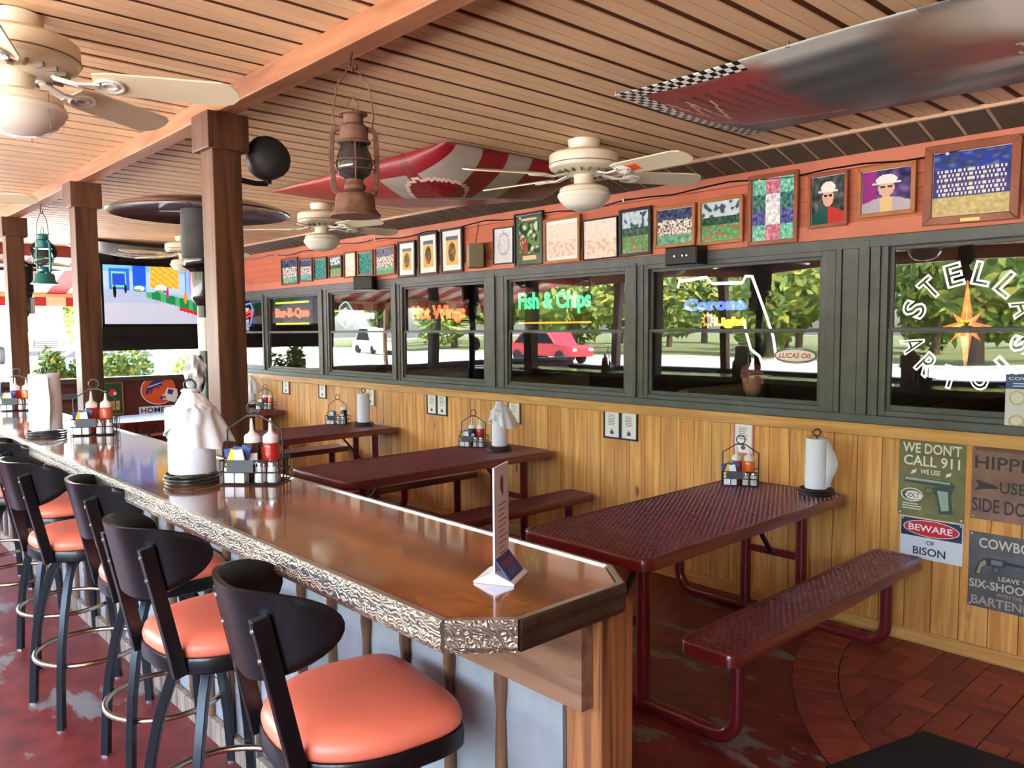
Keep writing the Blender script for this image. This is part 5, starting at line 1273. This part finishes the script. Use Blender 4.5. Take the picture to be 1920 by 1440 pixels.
p_ = B(470, 905); caddy(p_.x, p_.y+.02, zb_, R(42), 'at the middle of the bar', ('ketchup', 'bbq'))
p_ = B(107, 820); towel(p_.x-.07, p_.y-.03, zb_, R(20), 'farther along the bar', .075, .285, 'flap', 1.0)
p_ = B(168, 815); caddy(p_.x, p_.y+.03, zb_, R(60), 'farther along the bar', ('must', 'ketchup'))
p_ = B(22, 770); caddy(p_.x, p_.y+.04, zb_, R(60), 'at the left edge of the bar', ('hot', 'ketchup'))
zt_ = .735+.0045
for (cx_, tx, wh, bots, sh) in (((1388, 910), (1530, 928), 'on the nearest picnic table', ('hot', 'ketchup'), 'flap'), ((888, 838), (937, 845), 'on the second picnic table', ('ketchup', 'bbq'), 'drape'),
        ((634, 796), (656, 797), 'on the third picnic table', ('bbq',), None), ((500, 768), (488, 764), 'on the farthest picnic table', ('hot', 'ketchup'), 'drape')):
    p_ = at(*cx_, 2, .735); caddy(p_.x, min(p_.y, 4.1), zt_, R(28), wh, bots)
    p_ = at(*tx, 2, .735); 
    if sh == 'drape' and 'farthest' in wh: p_.x -= .12
    if 'third' in wh: p_.x += .17; p_.y += .05
    towel(p_.x, min(p_.y, 4.12), zt_, R(40), wh, .060, .27, sh, 1.0)
# ---- menu card stand on the bar
p_ = B(940, 1083)
mn = thing('menu_stand', 'white menu card in a T stand with a blue tent card, on the bar corner', 'menu stand', (p_.x, p_.y, zb_), R(29))
acr = paint('acrylic_white', (226, 226, 232), .15, coat=.5); cardm = paint('card_paper', (214, 208, 218), .5)
MB().prism([(-.045, 0), (.045, 0), (.045, .004), (.006, .022), (-.006, .022), (-.045, .004)], -.05, .05, lambda a, b, d: (a, d, b)).build('base', acr, mn)
MB().box(-.002, .002, -.046, .046, .02, .245).build('card', cardm, mn)
A = Art().rect(-.040, .03, .08, .208, (222, 216, 226)).ell(0, .205, .011, .018, (110, 60, 70)).poly([(-.01, .20), (.012, .19), (.004, .175)], (90, 50, 60))
for k in range(11): A.rect(-.026, .160-.0115*k, .052-.008*(k % 3), .003, (146, 104, 116) if k % 3 else (180, 60, 70))
A.build('menu_print', mn, Matrix(((0, 0, 1, .0022), (1, 0, 0, 0), (0, 1, 0, 0), (0, 0, 0, 1))))
M_ = Matrix.Translation((.036, 0, .006)) @ Matrix.Rotation(R(-38), 4, 'Y')
MB().box(-.0012, .0012, -.044, .044, 0, .058, M=M_).build('tent_card', paint('card_blue', (52, 58, 118), .3), mn)
A = Art().text('FREE', -.030, .030, .06, .014, (150, 70, 96)).text('BAR', -.022, .010, .044, .014, (120, 120, 170))
A.build('tent_print', mn, M_ @ Matrix(((0, 0, 1, .0015), (1, 0, 0, 0), (0, 1, 0, 0), (0, 0, 0, 1))))
# ---- black door mat
mt = MB().prism([(-1.30, 2.78), (-1.15, 3.315), (-.45, 3.325), (-.45, 2.4), (-1.2, 2.4)], .0095, .020, lambda a, b, d: (a, b, d)).build('door_mat', paint('mat_black', (22, 20, 20), .9, bump=.5, bscale=200), bevel=.004)
tag(mt, 'black rubber door mat on the brick paving', 'mat')
# ================================================================ DINING ROOM behind the glass
dt = wood('dining_table_wood', (70, 36, 24), (110, 62, 40), (2, 12, 12), .3, coat=.3, rand=.1); boo = paint('booth_tan', (150, 134, 96), .5); boo2 = paint('booth_brown', (84, 52, 40), .5)
ch = (('second', -4.4), ('first', -2.5), ('third', -6.3), ('fourth', -8.2))
for nm, x in ch:
    t = thing('dining_table', 'dark wooden table in the dining room, %s from the wide grey pier' % nm, 'table', (x, YI+.95, -.02), 0, 'dining room tables')
    MB().box(-.38, .38, -.55, .55, .74, .78).build('table_top', dt, t, bevel=.006); MB().lathe([(.17, 0), (.17, .02), (.04, .05), (.04, .74)], 16).build('pedestal', blk2, t, 40)
    for k, c in ((-1, boo), (1, boo2)):
        b = thing('booth_bench', '%s upholstered booth bench at the %s dining room table' % ('tan' if k < 0 else 'brown', nm), 'bench', (x+k*.66, YI+.95, -.02), 0, 'booth benches')
        MB().box(-.22, .22, -.55, .55, .0, .46).build('seat', c, b, bevel=.03); MB().box(k*.20-.06, k*.20+.06, -.55, .55, .46, 1.22).build('backrest', c, b, bevel=.04)
    for k, nb_ in enumerate(('ketchup', 'bbq')):
        put(nb_, Matrix.Translation((x+.1*k-.1, YI+.62, .76)), 0, 0, 0, 0, ('ketchup bottle' if k == 0 else 'sauce bottle')+' on the %s dining room table behind the glass' % nm)
# ---- diner seated behind the glass
skin = paint('skin', (206, 150, 124), .5); shirt = paint('green_shirt', (58, 92, 74), .8)
def skin_body(name, verts, edges, mats, parent, sub=2):
    me = bpy.data.meshes.new(name); me.from_pydata([v[:3] for v in verts], edges, []); me.materials.append(mats)
    o = bpy.data.objects.new(name, me); COL.objects.link(o); o.parent = parent
    o.modifiers.new('skin', 'SKIN'); 
    for i, v in enumerate(verts):
        me.skin_vertices[0].data[i].radius = (v[3], v[4] if len(v) > 4 else v[3])
    me.skin_vertices[0].data[0].use_root = True
    o.modifiers.new('sub', 'SUBSURF').levels = sub; o.modifiers['sub'].render_levels = sub
    for p in me.polygons: p.use_smooth = True
    return o
pr = thing('person', 'person in a green shirt seated behind the glass of the map neon window', 'person', (-3.13, YI+.95, -.02), R(90))
V = [(0, 0, .52, .15, .12), (0, .02, .72, .15, .11), (0, .02, .92, .17, .11), (0, .02, 1.02, .13, .09), (0, .0, 1.10, .055), (0, -.01, 1.16, .055),
     (-.19, .02, .98, .065), (-.25, -.03, .80, .05), (-.18, -.26, .80, .038), (.19, .02, .98, .065), (.25, -.03, .80, .05), (.18, -.26, .80, .038),
     (-.10, -.05, .50, .09), (-.11, -.42, .49, .075), (-.11, -.44, .06, .05), (.10, -.05, .50, .09), (.11, -.42, .49, .075), (.11, -.44, .06, .05), (-.11, -.54, .03, .04), (.11, -.54, .03, .04)]
E_ = [(0, 1), (1, 2), (2, 3), (3, 4), (4, 5), (3, 6), (6, 7), (7, 8), (3, 9), (9, 10), (10, 11), (0, 12), (12, 13), (13, 14), (14, 18), (0, 15), (15, 16), (16, 17), (17, 19)]
bd = skin_body('body', V, E_, shirt, pr)
hd = MB().lathe([(.001, -.12), (.045, -.11), (.066, -.07), (.076, -.02), (.080, .03), (.074, .075), (.05, .108), (.001, .12)], 24, (0, -.015, 1.27)).build('head', skin, pr, 80)
MB().lathe([(.082, .02), (.083, .05), (.072, .095), (.04, .12), (.001, .127)], 24, (0, -.008, 1.272)).build('cap_crown', paint('cap_red', (150, 60, 50), .7), pr, 60)
MB().prism([(-.07, -.07), (-.055, -.14), (0, -.165), (.055, -.14), (.07, -.07)], .035, .041, lambda a, b, d: (a, b, 1.272+d)).build('cap_brim', capw, pr)
MB().lathe([(.001, -.016), (.012, -.012), (.010, .006), (.001, .02)], 10, (0, -.094, 1.262)).build('nose', skin, pr, 60)
for s_ in (-1, 1):
    MB().lathe([(.001, -.008), (.008, 0), (.001, .008)], 10, (s_*.028, -.082, 1.285)).build('eye', paint('eye_dark', (40, 32, 30), .2), pr, 60)
    MB().lathe([(.001, -.024), (.012, -.012), (.013, .012), (.001, .026)], 10, (s_*.079, -.01, 1.268)).build('ear', skin, pr, 60)
    hv = [(s_*.18, -.26, .80, .028), (s_*.16, -.31, .80, .026), (s_*.15, -.36, .795, .024)]; he = [(0, 1), (1, 2)]
    for k in range(4):
        i0 = len(hv); hv += [(s_*(.15+.018*(k-1.5)), -.385, .795, .009), (s_*(.15+.020*(k-1.5)), -.42+.006*abs(k-1), .785, .008), (s_*(.15+.018*(k-1.5)), -.435+.008*abs(k-1), .770, .007)]; he += [(2, i0), (i0, i0+1), (i0+1, i0+2)]
    i0 = len(hv); hv += [(s_*.115, -.33, .79, .010), (s_*.10, -.36, .78, .008)]; he += [(1, i0), (i0, i0+1)]
    skin_body('hand', hv, he, skin, pr, 1)
